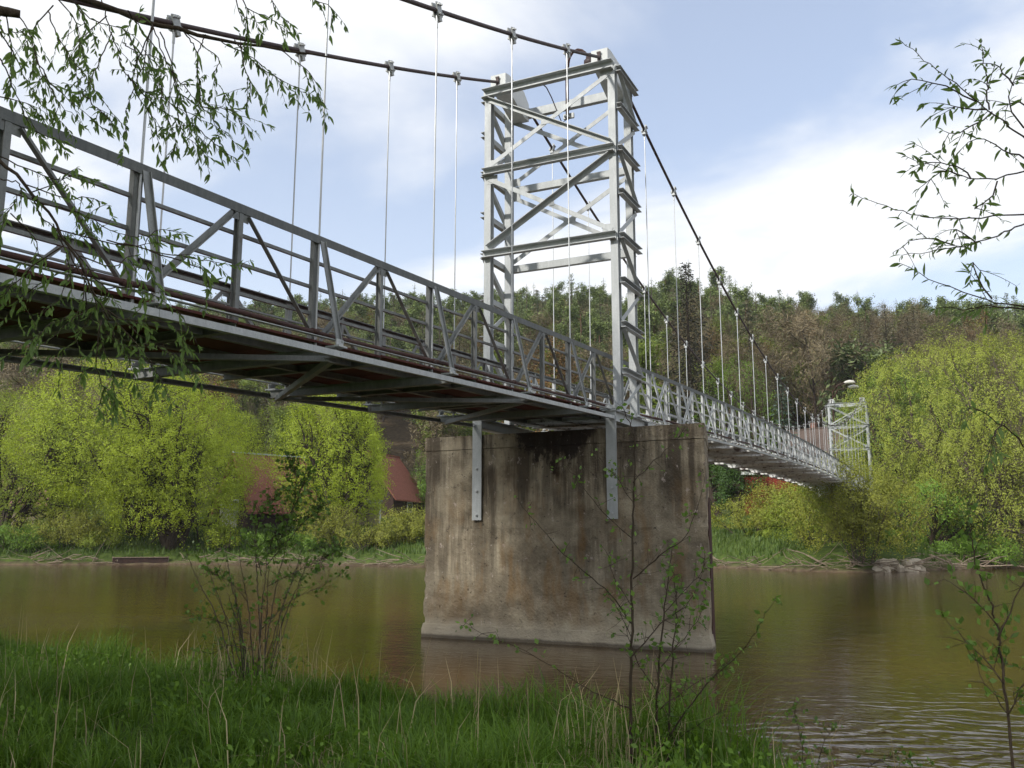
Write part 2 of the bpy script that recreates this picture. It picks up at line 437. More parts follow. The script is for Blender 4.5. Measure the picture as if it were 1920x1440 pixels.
def ground_z(x, y):
    x = np.asarray(x, float); y = np.asarray(y, float)
    n = TN[0]*x + TN[1]*y; t = TT[0]*x + TT[1]*y
    # far bank
    wl = 43.0 + 1.6*np.sin(t*0.21 + 1.0) + 1.2*(vnoise(x, y, 6, 3)-0.5)*2
    wl = wl - 8.0*np.exp(-((t-13.5)/6.5)**2)          # spit under the main span
    d = n - wl
    bed = -1.3*smooth(-d/5.0)
    zb = 0.75*smooth(d/1.3) + 1.5*smooth((d-1)/8.0) + 0.9*smooth((d-8)/9.0) + 0.9*smooth((d-20)/16.0)
    hillh = 48.0 - 8.0*smooth((t+10)/90) + 5*(vnoise(x, y, 70, 5)-0.5)
    s = np.clip((d-34.0)/172.0, 0, 1.0)
    zh = hillh*(1 - (1-s)**1.55)*0.985
    far = np.where(d < 0, bed, zb + zh + 0.5*(vnoise(x, y, 9, 8)-0.5)*smooth(d/6.0))
    # near bank
    e = np.interp(x, NBX, NBY) - y
    nb = -1.3*smooth(-e/4.0)
    zn = 0.22*smooth(e/0.7) + 0.16*smooth((e-0.5)/2.5) + 0.14*(vnoise(x, y, 1.3, 4)-0.4)*smooth(e/1.0) + 2.2*smooth((e-9.0)/9.0)
    zn = zn + 0.12*smooth((-3.0-x)/4.0)*smooth(e/1.2)
    near = np.where(e < 0, nb, zn)
    return np.where(d > -20, np.maximum(far, np.where(e > 0, near, -9)), np.maximum(near, -1.3))
def gz(x, y): return float(ground_z(np.array([x]), np.array([y]))[0])

def axis(segs):
    out = [segs[0][0]]
    for a, b, st in segs:
        k = max(1, int(round((b-a)/st))); out += list(np.linspace(a, b, k+1)[1:])
    return np.array(out)
gx = axis([(-900, -260, 40), (-260, -80, 6), (-80, -14, 1.4), (-14, 14, 0.28), (14, 60, 1.4), (60, 260, 6), (260, 900, 40)])
gy = axis([(-300, -40, 20), (-40, -18, 1.0), (-18, -4, 0.25), (-4, 12, 1.5), (12, 75, 0.9), (75, 270, 5), (270, 900, 40)])
GX, GY = np.meshgrid(gx, gy)
GZ = ground_z(GX, GY)
nxg, nyg = len(gx), len(gy)
ii = np.arange(nxg*nyg).reshape(nyg, nxg)
FQ = np.stack([ii[:-1, :-1], ii[:-1, 1:], ii[1:, 1:], ii[1:, :-1]], -1).reshape(-1, 4)
ground = link('ground', idx_mesh('ground', np.stack([GX, GY, GZ], -1).reshape(-1, 3), FQ, GROUND, smooth=True))
tag(ground, 'grassy river banks and wooded hillside', kind='structure')

# ------------------------------------------------------------------ river
def mat_water():
    N = NT('murky_river_water'); v = N.coord()
    sp = N.n('ShaderNodeSeparateXYZ'); N.t.links.new(v, sp.inputs[0]); X, Y = sp.outputs['X'], sp.outputs['Y']
    w1 = N.noise(N.mapping(v, (0.9, 1.5, 1)), 1.0, 3, 0.55, 0.3)
    w2 = N.noise(N.mapping(v, (3.0, 5.5, 1)), 1.0, 3, 0.55, 0.2)
    w3 = N.noise(N.mapping(v, (9, 15, 1)), 1.0, 2, 0.5)
    h = N.math('ADD', N.math('MULTIPLY', w1, 0.013), N.math('ADD', N.math('MULTIPLY', w2, 0.0075), N.math('MULTIPLY', w3, 0.0032)))
    # wavelets running in to the near bank: rings about a point just off it
    def blob(cx, cy, rx, ry):
        dx = N.math('DIVIDE', N.math('SUBTRACT', X, cx), rx); dy = N.math('DIVIDE', N.math('SUBTRACT', Y, cy), ry)
        r2 = N.math('ADD', N.math('MULTIPLY', dx, dx), N.math('MULTIPLY', dy, dy))
        return N.math('POWER', 2.718, N.math('MULTIPLY', r2, -1.0))
    dx = N.math('SUBTRACT', X, 9.6); dy = N.math('SUBTRACT', Y, -8.4)
    r = N.math('SQRT', N.math('ADD', N.math('MULTIPLY', dx, dx), N.math('MULTIPLY', N.math('MULTIPLY', dy, dy), 1.6)))
    ph = N.math('ADD', N.math('MULTIPLY', r, 16.0), N.math('MULTIPLY', w1, 26.0))
    rings = N.math('MULTIPLY', N.math('SINE', ph), N.math('MULTIPLY', blob(7.3, -8.0, 2.3, 3.2), 0.011))
    h = N.math('ADD', h, rings)
    # riffles: small broken water over shallows
    rf = N.ramp(N.noise(N.mapping(v, (5, 16, 1)), 2.0, 3, 0.6), [(0.60, 0.0), (0.70, 1.0)])
    rmask = N.math('ADD', blob(-9.6, -0.4, 2.2, 0.75), blob(5.4, 26.5, 3.2, 1.7))
    rmask = N.math('ADD', rmask, N.math('MULTIPLY', blob(-13.6, -1.8, 2.6, 0.6), 0.9))
    h = N.math('ADD', h, N.math('MULTIPLY', N.math('MULTIPLY', rf, rmask), 0.016))
    c = N.ramp(N.noise(v, 0.12, 3, 0.5), [(0.35, (0.056, 0.029, 0.007)), (0.65, (0.074, 0.040, 0.010))])
    b = N.n('ShaderNodeBump'); N.t.links.new(h, b.inputs['Height'])
    b.inputs['Strength'].default_value = 1.0; b.inputs['Distance'].default_value = 1.0
    return N.principled(c, 0.06, 0, b.outputs[0], 0.5, 1.33)
WATER = mat_water()
wb = MB()
wx = np.linspace(-700, 700, 29); wy = np.linspace(-260, 300, 15)
river = link('river', idx_mesh('river', np.array([[x, y, 0.0] for y in wy for x in wx]),
    np.array([[j*29+i, j*29+i+1, (j+1)*29+i+1, (j+1)*29+i] for j in range(14) for i in range(28)]), WATER))
tag(river, 'murky brown river with soft ripples', kind='structure')

# ------------------------------------------------------------------ pier
PXL, PXR, PYF, PYB, PTOP = -2.42, 2.90, -0.392, 1.42, 3.65
def lift_mesh(x0, x1, y0, y1, z0, z1, seed, amp=0.018, flare=0.0, skew=0.0):
    """one cast lift of concrete, faces gridded and knocked uneven, corners rounded"""
    mb = MB()
    rng = np.random.default_rng(seed)
    def pt(u, v, w):
        x = x0 + (x1-x0)*u; y = y0 + (y1-y0)*v; z = z0 + (z1-z0)*w
        if u in (0, 1) and v in (0, 1):
            c = max(0.0, float(vnoise(z*5+u*31+v*17+seed, z*3+7, 0.6, 88)) - 0.42)*0.11
            x += c if u == 0 else -c; y += c if v == 0 else -c
        x -= skew*(y-y0)          # ends run with the current, not square to the bridge
        return np.array([x, y, z])
    def face(fn, nu, nv, nrm, f):
        us = np.linspace(0, 1, nu); vs = np.linspace(0, 1, nv); P = []
        for b in vs:
            for a in us:
                p = fn(a, b)
                q = amp*2*(vnoise(p[0]*2+p[1]*3+50, p[2]*2+50, 0.9, seed)-0.5) + amp*1.2*(vnoise(p[0]*5+p[1]*5+90, p[2]*5+90, 0.7, seed+1)-0.5)
                edge = min(a, 1-a, b, 1-b)*8
                p = p + np.asarray(nrm)*(q - 0.004)*min(1, edge)
                if flare: p = p + np.asarray(nrm)*flare*max(0, 1-(p[2]-z0)/(z1-z0))**2
                P.append(p)
        F = [(j*nu+i, j*nu+i+1, (j+1)*nu+i+1, (j+1)*nu+i) for j in range(nv-1) for i in range(nu-1)]
        mb.add(np.array(P), [t if f else t[::-1] for t in F])
    nu = 60; nv = max(6, int((z1-z0)*12))
    face(lambda a, b: pt(a, 0, b), nu, nv, (0, -1, 0), True)
    face(lambda a, b: pt(a, 1, b), nu, nv, (0, 1, 0), False)
    face(lambda a, b: pt(0, a, b), 20, nv, (-1, 0, 0), False)
    face(lambda a, b: pt(1, a, b), 20, nv, (1, 0, 0), True)
    face(lambda a, b: pt(a, b, 1), nu, 20, (0, 0, 1), True)
    face(lambda a, b: pt(a, b, 0), 2, 2, (0, 0, -1), False)
    return mb
pier = thing('bridge_pier', 'tall stained concrete pier in the river under the bridge tower', 'pier', (0.24, 0.5, 0))
def under_pier(o): o.location = (-0.24, -0.5, 0); return o
cap = lift_mesh(PXL-0.012, PXR+0.012, PYF-0.012, PYB+0.012, 3.40, PTOP, 31, 0.012, 0.0, 0.215)
tag(under_pier(cap.build('cap_course', CONCRETE, pier, True)))
under_pier(lift_mesh(PXL, PXR, PYF, PYB, 1.9525, 3.392, 32, 0.020, 0.0, 0.215).build('concrete_lift', CONCRETE, pier, True))
under_pier(lift_mesh(PXL, PXR, PYF, PYB, 1.1275, 1.950, 33, 0.018, 0.0, 0.215).build('concrete_lift', CONCRETE, pier, True))
under_pier(lift_mesh(PXL, PXR, PYF, PYB, 0.22, 1.125, 34, 0.022, 0.0, 0.215).build('concrete_lift', CONCRETE, pier, True))
under_pier(lift_mesh(PXL-0.02, PXR+0.02, PYF-0.03, PYB+0.03, -1.4, 0.24, 35, 0.04, 0.05, 0.215).build('footing', CONCRETE, pier, True))
mb = MB(); mb.bar((PXR-0.215*0.5+0.004, PYF+0.5, 0.1), (PXR-0.215*0.5+0.004, PYF+0.5, 2.45), rect(0.05, 0.16), (0, 1, 0))
tag(under_pier(mb.build('nose_iron', RUST, pier)), 'rusty iron bar on the downstream end')

# ------------------------------------------------------------------ suspension bridge
bridge = thing('suspension_bridge', 'grey steel suspension footbridge crossing the brown river from upper left', 'bridge', (0, 0.45, 3.65))
BO = np.array([0, 0.45, 3.65])
def bpart(mb, name, mat, parent=bridge, label=None, smooth=False):
    """parts keep world coordinates: only a direct child of the bridge is moved back by its base"""
    o = mb.build(name, mat, parent, smooth)
    if parent is bridge: o.location = -BO
    if label: o['label'] = label
    return o

XC, XR, XF = 1.082, 1.062, 1.38        # cable plane, railing plane, edge beam plane
TL = 0.903
Z1, Z2, Z3, ZCAP = 10.634, 8.958, 7.271, 4.008
DFAR, DZF = 55.33, 1.072
def zrail(y):
    if y < 0: return 5.05 + 0.04135*y - 0.0002*y*y
    return 5.05 + 0.046*y - 0.00055*y*y
def zcable(y):
    if y <= 0.2:
        return 10.80 + 0.4335*(y) + 0.0045*y*y if y < 0 else 10.80
    return 7.22 + 0.00585*(y-26.3)**2
near_nodes = [-1.7145 - 2.1652*k for k in range(8)][::-1]
main_nodes = [2.68 + 2.2261*k for k in range(24)]
NODES = near_nodes + [0.485] + main_nodes + [56.1]
HALF = [(a+b)/2 for a, b in zip(NODES[:-1], NODES[1:])]
Y0, Y1 = NODES[0], NODES[-1]

def tower(yf, dz, zleg, label):
    sgn = (-1, 1)
    H = Z1 + dz
    root = None
    lv = [ZCAP+dz, 4.76+dz, 5.61+dz, 6.43+dz, Z3+dz, (Z2+Z3)/2+dz, Z2+dz, (Z1+Z2)/2+dz, Z1+dz]
    # saddle beam frame is the tower's own mesh: the four legs hang on it
    mb = MB()
    for yy, face in ((yf, -1), (yf+TL, 1)):
        y_ = yy + face*0.082
        mb.bar((-1.385, y_, H-0.088), (1.345, y_, H-0.088), chan(0.176, 0.115, 0.012) if face < 0 else flip(chan(0.176, 0.115, 0.012)))
    root = bpart(mb, 'tower', PAINT, bridge, label)
    for sx in sgn:
        for yy in (yf, yf+TL):
            m = MB(); m.bar((sx*1.3, yy, zleg), (sx*1.3, yy, H-0.004), isec(0.15, 0.14, 0.013), (0, 1, 0))
            bpart(m, 'leg', PAINT, root)
    for z in (Z2+dz, Z3+dz):
        for yy, face in ((yf, -1), (yf+TL, 1)):
            m = MB(); y_ = yy + face*0.082
            m.bar((-1.385, y_, z-0.07), (1.345, y_, z-0.07), chan(0.14, 0.11, 0.011) if face < 0 else flip(chan(0.14, 0.11, 0.011)))
            bpart(m, 'cross_beam', PAINT, root)
    # crossed diagonals of the two upper panels, front and back
    for (za, zb, dark) in ((Z1+dz-0.19, Z2+dz+0.02, 1), (Z2+dz-0.16, Z3+dz+0.02, -1)):
        for yy, face in ((yf, -1), (yf+TL, 1)):
            y_ = yy + face*0.084
            xa = -1.27*dark
            # stiff one: angle with its shelf turned out
            m = MB(); s = [(0, -0.045), (0.012, -0.045), (0.012, 0.033), (0.10, 0.033), (0.10, 0.045), (0, 0.045)]
            p0, p1 = ((xa, y_, za-0.03), (-xa, y_, zb+0.04))
            if p0[0] > p1[0]: p0, p1 = p1, p0
            m.bar(p0, p1, s if face < 0 else flip(s))
            bpart(m, 'brace', PAINT, root)
            # flat one, in two halves behind the crossing
            q0, q1 = np.array((-xa, y_+face*-0.003, za-0.05)), np.array((xa, y_+face*-0.003, zb+0.03))
            mid = (q0+q1)/2; dd = unit(q1-q0)
            for a, b in ((q0, mid-dd*0.05), (mid+dd*0.05, q1)):
                m = MB(); m.bar(a, b, rect(0.012, 0.085)); bpart(m, 'brace', PAINT, root)
            m = MB(); m.box((mid[0], y_+face*0.010, mid[2]), (0.26, 0.008, 0.11)); bpart(m, 'gusset', PAINT, root)
            for cx in (-1.2, 1.2):
                for zc, s_ in ((za, -1), (zb, 1)):
                    if (cx*dark > 0) == (s_ < 0):
                        m = MB(); m.box((cx, y_+face*-0.010, zc+s_*0.07), (0.24, 0.009, 0.17)); bpart(m, 'gusset', PAINT, root)
    # lacing of the two narrow sides
    for sx in sgn:
        xo = sx*1.3 + sx*0.078
        for k, z in enumerate(lv[1:]):
            if k == 7: z -= 0.09
            m = MB(); pr = chan(0.11, 0.10, 0.010)
            m.bar((xo, yf-0.04, z-0.055), (xo, yf+TL+0.17, z-0.055), pr if sx > 0 else flip(pr))
            bpart(m, 'side_beam', PAINT, root)
        for k in range(8):
            za, zb = lv[k], lv[k+1]
            m = MB()
            if k % 2 == 1:     # leans out going down: shelf angle
                m.bar((xo, yf+0.03, zb-0.14), (xo, yf+TL+0.10, za+0.0), flip(ang(0.075, 0.085, 0.009)) if sx < 0 else ang(0.075, 0.085, 0.009))
            else:
                m.bar((xo, yf+0.02, za+0.02), (xo, yf+TL+0.14, zb-0.13), rect(0.012, 0.08), (0, 0, 1))
            bpart(m, 'side_brace', PAINT, root)
    # saddle boxes on top, with the cable saddle set into them
    for sx in sgn:
        xb = sx*1.075
        m = MB()
        P = []
        for (y, z0, z1) in ((yf-0.07, H+0.004, H+0.30), (yf+0.12, H-0.02, H+0.335), (yf+TL-0.1, H-0.26, H+0.30), (yf+TL+0.14, H-0.26, H+0.12)):
            P += [(xb-0.165, y, z0), (xb+0.165, y, z0), (xb+0.165, y, z1), (xb-0.165, y, z1)]
        F = [(0, 1, 2, 3)]
        for i in range(3):
            for j in range(4): F.append((i*4+j, (i+1)*4+j, (i+1)*4+(j+1) % 4, i*4+(j+1) % 4))
        F.append((15, 14, 13, 12))
        m.add(P, F)
        sb = bpart(m, 'saddle_block', BLOCKPAINT, root)
        m = MB(); m.box((xb, yf-0.085, H+0.13), (0.055, 0.05, 0.20)); m.box((xb, yf-0.10, H+0.22), (0.075, 0.03, 0.03))
        bpart(m, 'cable_saddle', DARKMETAL, root)
    return root

tower(0.0, 0.0, ZCAP-0.02, 'near steel tower standing on the concrete pier')
tower(DFAR, DZF, 2.2, 'far steel tower half hidden by willow leaves')

# tower seat on the pier: base beams, bearing caps, strap plates bolted to the face
for sx in (-1, 1):
    m = MB(); m.bar((sx*1.3, -0.40, 3.87), (sx*1.3, 1.95, 3.87), isec(0.20, 0.16, 0.014)); bb = bpart(m, 'base_beam', PAINT)
    m = MB(); m.box((sx*1.3, 0.02, 3.992), (0.24, 0.30, 0.035)); bpart(m, 'bearing_plate', PAINT, bb)
    m = MB(); m.box((sx*1.3, TL, 3.992), (0.24, 0.30, 0.035)); bpart(m, 'bearing_plate', PAINT, bb)
    m = MB(); m.box((sx*1.3-0.02, -0.425, 4.0), (0.33, 0.10, 0.075)); m.box((sx*1.3-0.02, -0.43, 3.955), (0.25, 0.09, 0.03)); bpart(m, 'bearing_cap', PAINT, bb)
    st = MB(); st.box((sx*1.3, -0.432, 3.03), (0.185, 0.022, 1.86)); st.box((sx*1.3-0.088, -0.425, 3.03), (0.012, 0.03, 1.86))
    so = bpart(st, 'strap_plate', PAINT)
    for zb in (2.19, 2.62, 3.03):
        m = MB(); m.tube([(sx*1.3, -0.443, zb), (sx*1.3, -0.462, zb)], 0.026, 6); m.tube([(sx*1.3, -0.462, zb), (sx*1.3, -0.485, zb)], 0.013, 8)
        bpart(m, 'bolt', ZINC, so)

# railings: a truss either side; its top chord is the part, everything on it a sub-part
def chord(mb, x, prof, off, ys):
    for a, b in zip(ys[:-1], ys[1:]): mb.bar((x, a, zrail(a)+off), (x, b, zrail(b)+off), prof)
ALLY = sorted(NODES + HALF)
for sx in (-1, 1):
    X = sx*XR
    m = MB(); pr = [(-0.035, -0.08), (-0.024, -0.08), (-0.024, -0.012), (0.055, -0.012), (0.055, 0.0), (-0.035, 0.0)]
    if sx > 0: pr = flip(pr)
    chord(m, X, pr, 0.0, ALLY)
    rail = bpart(m, 'railing', GRIME_SHADE, bridge, 'downstream railing truss nearest the viewer' if sx > 0 else 'upstream railing truss on the far side of the deck')
    HR = 1.03
    for y in NODES:
        zt = zrail(y)
        if abs(y-0.485) < 0.1: continue
        m = MB(); m.bar((X, y, zt-HR-0.06), (X, y, zt-0.012), chan(0.085, 0.05, 0.008), (0, 1, 0))
        m.add([(X-0.004, y-0.10, zt-0.02), (X-0.004, y, zt-0.13), (X-0.004, y, zt-0.02), (X+0.004, y-0.10, zt-0.02), (X+0.004, y, zt-0.13), (X+0.004, y, zt-0.02)],
              [(0, 1, 2), (5, 4, 3), (0, 3, 4, 1), (1, 4, 5, 2), (2, 5, 3, 0)])
        bpart(m, 'post', STEEL if y > 0 else GRIME_SHADE2, rail)
        # raking outrigger strut
        m = MB()
        a = np.array((sx*(XR+0.035), y+0.03, zt-0.05)); b = np.array((sx*(XF-0.045), y+0.03, zt-HR-0.06))
        m.bar(a, b, rect(0.011, 0.062), (0, 1, 0)); m.bar(a+np.array((0, 0.03, 0)), b+np.array((0, 0.03, 0)), rect(0.05, 0.008), (0, 1, 0))
        bpart(m, 'strut', STEEL if y > 0 else STEEL_OLD, rail)  # near-span struts: darker weathered steel, tree shade included in the tone
    for y in HALF:
        zt = zrail(y)
        m = MB(); m.bar((X, y, zt-HR-0.04), (X, y, zt-0.014), isec(0.062, 0.05, 0.007), (1, 0, 0))
        bpart(m, 'post', STEEL if y > 0 else GRIME_SHADE2, rail)
        m = MB(); m.box((X+sx*0.02, y, zt-0.085), (0.008, 0.19, 0.13)); bpart(m, 'gusset', STEEL if y > 0 else GRIME_SHADE2, rail)
    for y in HALF:
        i = np.searchsorted(NODES, y); ya, yb = NODES[i-1], NODES[i]
        zt = zrail(y)
        for yn, s_ in ((ya, -1), (yb, 1)):
            if abs(yn-0.485) < 0.1: yn = yn
            zb = zrail(yn) - HR + 0.02
            m = MB(); p = ang(0.042, 0.050, 0.006)
            m.bar((X+sx*0.018, y+s_*0.07, zt-0.10), (X+sx*0.018, yn-s_*0.09, zb), p if s_*sx > 0 else flip(p))
            bpart(m, 'diagonal', STEEL if y > 0 else GRIME_SHADE2, rail)
    for i in range(len(NODES)-1):
        ya, yb, yh = NODES[i], NODES[i+1], HALF[i]
        for off in (0.265, 0.525, 0.79):
            m = MB()
            for a, b in ((ya, yh), (yh, yb)):
                m.bar((X-sx*0.028, a, zrail(a)-off), (X-sx*0.028, b, zrail(b)-off), ang(0.03*-sx, 0.03, 0.005) if sx < 0 else flip(ang(0.03, 0.03, 0.005)))
            bpart(m, 'mid_rail', STEEL if ya > 0 else GRIME_SHADE2, rail)

# deck: stringers carry cross beams, plates lie on them, wind bracing below
m = MB()
chord(m, 0.0, isec(0.07, 0.06, 0.008), -1.102, ALLY)
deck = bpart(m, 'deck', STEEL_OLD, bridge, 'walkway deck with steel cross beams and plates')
for x in (-0.72, 0.72):
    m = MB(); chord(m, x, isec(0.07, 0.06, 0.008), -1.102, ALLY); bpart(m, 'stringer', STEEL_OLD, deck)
for i, y in enumerate(ALLY):
    isnode = any(abs(y-k) < 1e-6 for k in NODES)
    if abs(y-0.485) < 0.1: continue
    zt = zrail(y)
    m = MB()
    h = 0.105 if isnode else 0.085
    w = XF-0.05 if isnode else XR+0.03
    m.bar((-w, y, zt-(1.137 if isnode else 1.067)-h/2), (w, y, zt-(1.137 if isnode else 1.067)-h/2), isec(h, 0.075, 0.009) if isnode else chan(h, 0.06, 0.008))
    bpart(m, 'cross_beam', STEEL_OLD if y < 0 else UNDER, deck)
    if isnode:
        for sx in (-1, 1):
            m = MB(); m.box((sx*(XF-0.07), y+0.03, zt-1.128), (0.16, 0.13, 0.016)); m.box((sx*(XF-0.035), y+0.03, zt-1.09), (0.012, 0.11, 0.07))
            bpart(m, 'bracket', STEEL, deck)
rng = np.random.default_rng(5)
for i in range(len(ALLY)-1):
    ya, yb = ALLY[i], ALLY[i+1]
    k = 1 if yb < 0.6 else 4          # near span: large plates; main span: narrow boards
    for j in range(k):
        a = ya + (yb-ya)*j/k + 0.006; b = ya + (yb-ya)*(j+1)/k - 0.006 - (0.02 if k > 1 else 0)
        dz = rng.uniform(-0.008, 0.004)
        m = MB(); xs = rng.uniform(-0.03, 0.03) if k > 1 else 0
        P = []
        for (y, o) in ((a, -1.042+dz), (b, -1.042+dz)):
            z = zrail(y)+o
            P += [(-XR-0.05+xs, y, z-0.022), (XR+0.05+xs, y, z-0.022), (XR+0.05+xs, y, z), (-XR-0.05+xs, y, z)]
        m.add(P, [(0, 1, 2, 3), (7, 6, 5, 4), (0, 4, 5, 1), (1, 5, 6, 2), (2, 6, 7, 3), (3, 7, 4, 0)])
        if k > 1:
            z = zrail(a)-1.042+dz
            m.box((xs, a+0.012, z-0.055), (2*XR+0.06, 0.016, 0.062))
        bpart(m, 'deck_plate', REDOX if k == 1 else UNDER, deck)
for i in range(len(NODES)-1):
    ya, yb = NODES[i], NODES[i+1]
    s_ = 1 if i % 2 else -1
    if ya < 0.6 and yb > 0.4: continue
    m = MB(); m.bar((s_*-1.25, ya, zrail(ya)-1.275), (s_*1.25, yb, zrail(yb)-1.275), ang(0.06, 0.06, 0.008))
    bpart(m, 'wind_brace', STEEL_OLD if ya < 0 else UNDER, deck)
for sx in (-1, 1):
    for seg in (near_nodes + [-0.46], [1.45] + main_nodes + [56.1]):
        m = MB(); pr = chan(0.058, 0.05, 0.008)
        for a, b in zip(seg[:-1], seg[1:]):
            m.bar((sx*XF, a, zrail(a)-1.205), (sx*XF, b-0.004, zrail(b)-1.205), pr if sx < 0 else flip(pr))
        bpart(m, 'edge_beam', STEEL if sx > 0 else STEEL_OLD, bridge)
        m = MB()
        for a, b in zip(seg[:-1], seg[1:]):
            m.bar((sx*(XF-0.115), a, zrail(a)-1.062), (sx*(XF-0.115), b-0.004, zrail(b)-1.062), ang(0.05, 0.02, 0.006))
        bpart(m, 'ledge_angle', STEEL, bridge)
# rusty service pipe along the downstream side
for seg in (near_nodes + [-0.1], [1.6] + main_nodes + [56.1]):
    ys = sorted(seg + [(a+b)/2 for a, b in zip(seg[:-1], seg[1:])])
    m = MB(); m.tube([(XR+0.135, y, zrail(y)-0.995 - 0.012*math.sin(y*1.4)) for y in ys], 0.024, 10)
    pipe = bpart(m, 'service_pipe', RUST, bridge, None, True)
    for a in seg[1:-1]:
        m = MB(); m.tube([(XR+0.135, a-0.20, zrail(a-0.2)-0.995), (XR+0.135, a-0.12, zrail(a-0.12)-0.995)], 0.030, 10)
        bpart(m, 'pipe_coupling', RUST, pipe, None, True)

# cables and hangers
for sx in (-1, 1):
    X = sx*XC
    pts = [(X, y, zcable(y)) for y in np.linspace(-18.5, -0.05, 24)]
    pts += [(X, 0.15, Z1+0.22), (X, 0.45, Z1+0.25), (X, 0.75, Z1+0.20)]
    pts += [(X, y, zcable(y)) for y in np.linspace(1.1, DFAR-0.1, 60)] + [(X, DFAR+0.45, Z1+DZF+0.25), (X, DFAR+0.9, Z1+DZF+0.15)]
    pts += [(X, DFAR+0.9+k*2.0, Z1+DZF+0.15-k*1.28) for k in range(1, 8)]
    m = MB(); m.tube(pts, 0.029, 8)
    cab = bpart(m, 'main_cable', CABLE, bridge, 'downstream main cable' if sx > 0 else 'upstream main cable', True)
    for y in NODES:
        if abs(y-0.485) < 0.1 or y > 54: continue
        zc = zcable(y); zt = zrail(y)
        m = MB(); m.tube([(X, y, zc-0.06), (X, y, zt-1.17)], 0.0105, 6); m.tube([(X, y, zc-0.24), (X, y, zc-0.07)], 0.016, 6)
        m.tube([(X, y, zt-1.0), (X, y, zt-1.17)], 0.016, 6)
        hg = bpart(m, 'hanger', ZINC, bridge)
        sl = (zcable(y+0.1)-zcable(y-0.1))/0.2
        m = MB()
        d = unit((0, 1, sl)); u = unit((0, -sl, 1))
        c = np.array((X, y, zc))
        for s2 in (-1, 1):
            m.bar(c+u*0.095-d*0.0+np.array((s2*0.030, 0, 0)), c-u*0.085+np.array((s2*0.030, 0, 0)), rect(0.016, 0.115), d)
            for q in (-0.04, 0.0, 0.04):
                m.bar(c+u*0.065+d*q+np.array((s2*0.034, 0, 0)), c+u*0.065+d*q+np.array((s2*0.062, 0, 0)), rect(0.022, 0.022))
                m.bar(c-u*0.055+d*q+np.array((s2*0.034, 0, 0)), c-u*0.055+d*q+np.array((s2*0.062, 0, 0)), rect(0.022, 0.022))
        m.bar(c-u*0.075+np.array((0, 0, 0)), c-u*0.14, rect(0.07, 0.06), d)
        bpart(m, 'clamp', STEEL, hg)

# lamp on a swan-neck pole bolted to the near tower's back top beam
lamp = thing('tower_lamp', 'dark round lamp on a swan-neck pole at the top of the near tower', 'lamp', (0.13, 0.62, Z1-0.3))
LO = np.array((0.13, 0.62, Z1-0.3))
m = MB(); pole = [(0.13, 0.62, 10.02), (0.13, 0.62, 10.6), (0.13, 0.62, 11.0), (0.15, 0.62, 11.2), (0.20, 0.62, 11.36), (0.28, 0.62, 11.45), (0.37, 0.62, 11.47), (0.46, 0.62, 11.43), (0.53, 0.62, 11.36), (0.57, 0.62, 11.28)]
m.tube(pole, [0.034, 0.034, 0.034, 0.038, 0.030, 0.024, 0.024, 0.024, 0.024, 0.024], 10)
m.build('pole', RUST, lamp, True).location = -LO
m = MB(); rr = [0.02, 0.06, 0.075, 0.085, 0.125, 0.130, 0.118, 0.085, 0.04, 0.005]; zz = [0.07, 0.06, 0.0, -0.06, -0.08, -0.13, -0.19, -0.235, -0.26, -0.265]
m.tube([(0.62+0.10*(-z), 0.62, 11.24+z) for z in zz], rr, 14)
m.build('lamp_head', DARKMETAL, lamp, True).location = -LO
m = MB(); m.box((0.13, 0.70, 10.12), (0.22, 0.05, 0.10)); m.box((0.13, 0.62, 10.07), (0.10, 0.12, 0.03)); m.box((0.13, 0.62, 10.3), (0.10, 0.12, 0.03))
m.build('clamp', STEEL, lamp).location = -LO
m = MB(); m.tube([(0.13, 0.62, 10.03), (0.02, 0.6, 9.96), (-0.06, 0.55, 10.2), (-0.16, 0.5, 10.5), (-0.18, 0.3, 10.62), (-0.16, 0.1, 10.58)], 0.011, 6)
m.build('wiring', CABLE, lamp, True).location = -LO

# near anchor block (behind and left of the viewer) and far abutment under the landing
m = lift_mesh(-2.0, 2.0, -22.5, -17.2, -0.5, 3.1, 41, 0.02)
ab = thing('anchor_block', 'concrete anchor block where the cables reach the near bank', 'abutment', (0, -19.5, 2)); o = m.build('block', CONCRETE, ab, True); o.location = (0, 19.5, -2)
m = lift_mesh(-2.1, 2.1, DFAR-0.6, DFAR+4.5, 0.8, 4.55, 42, 0.02)
ab2 = thing('far_abutment', 'pale concrete footing of the far tower behind the bushes', 'abutment', (0, DFAR+2, 2)); o = m.build('block', CONCRETE, ab2, True); o.location = (0, -DFAR-2, -2)

# ------------------------------------------------------------------ plant builders
def tubes(branches, sides=5):
    """branches: list of (pts, radii) -> vertex and quad arrays; one straight frame per branch"""
    Vs, Fs, off = [], [], 0
    for pts, rad, sd in branches:
        pts = np.asarray(pts); n = len(pts)
        t = unit(pts[-1] - pts[0]); a = np.cross(t, (0.31, 0.17, 0.93))
        if np.linalg.norm(a) < 0.05: a = np.cross(t, (1, 0, 0))
        a = unit(a); b = np.cross(t, a)
        th = np.arange(sd) * 2 * PI / sd
        ring = np.cos(th)[:, None]*a + np.sin(th)[:, None]*b
        V = pts[:, None, :] + np.asarray(rad)[:, None, None]*ring[None]
        Vs.append(V.reshape(-1, 3))
        i = np.arange(n-1)[:, None]*sd; j = np.arange(sd)[None]; k = (j+1) % sd
        Fs.append((np.stack([i+j, i+k, i+k+sd, i+j+sd], -1)).reshape(-1, 4) + off)
        off += n*sd
    return np.vstack(Vs), np.vstack(Fs)

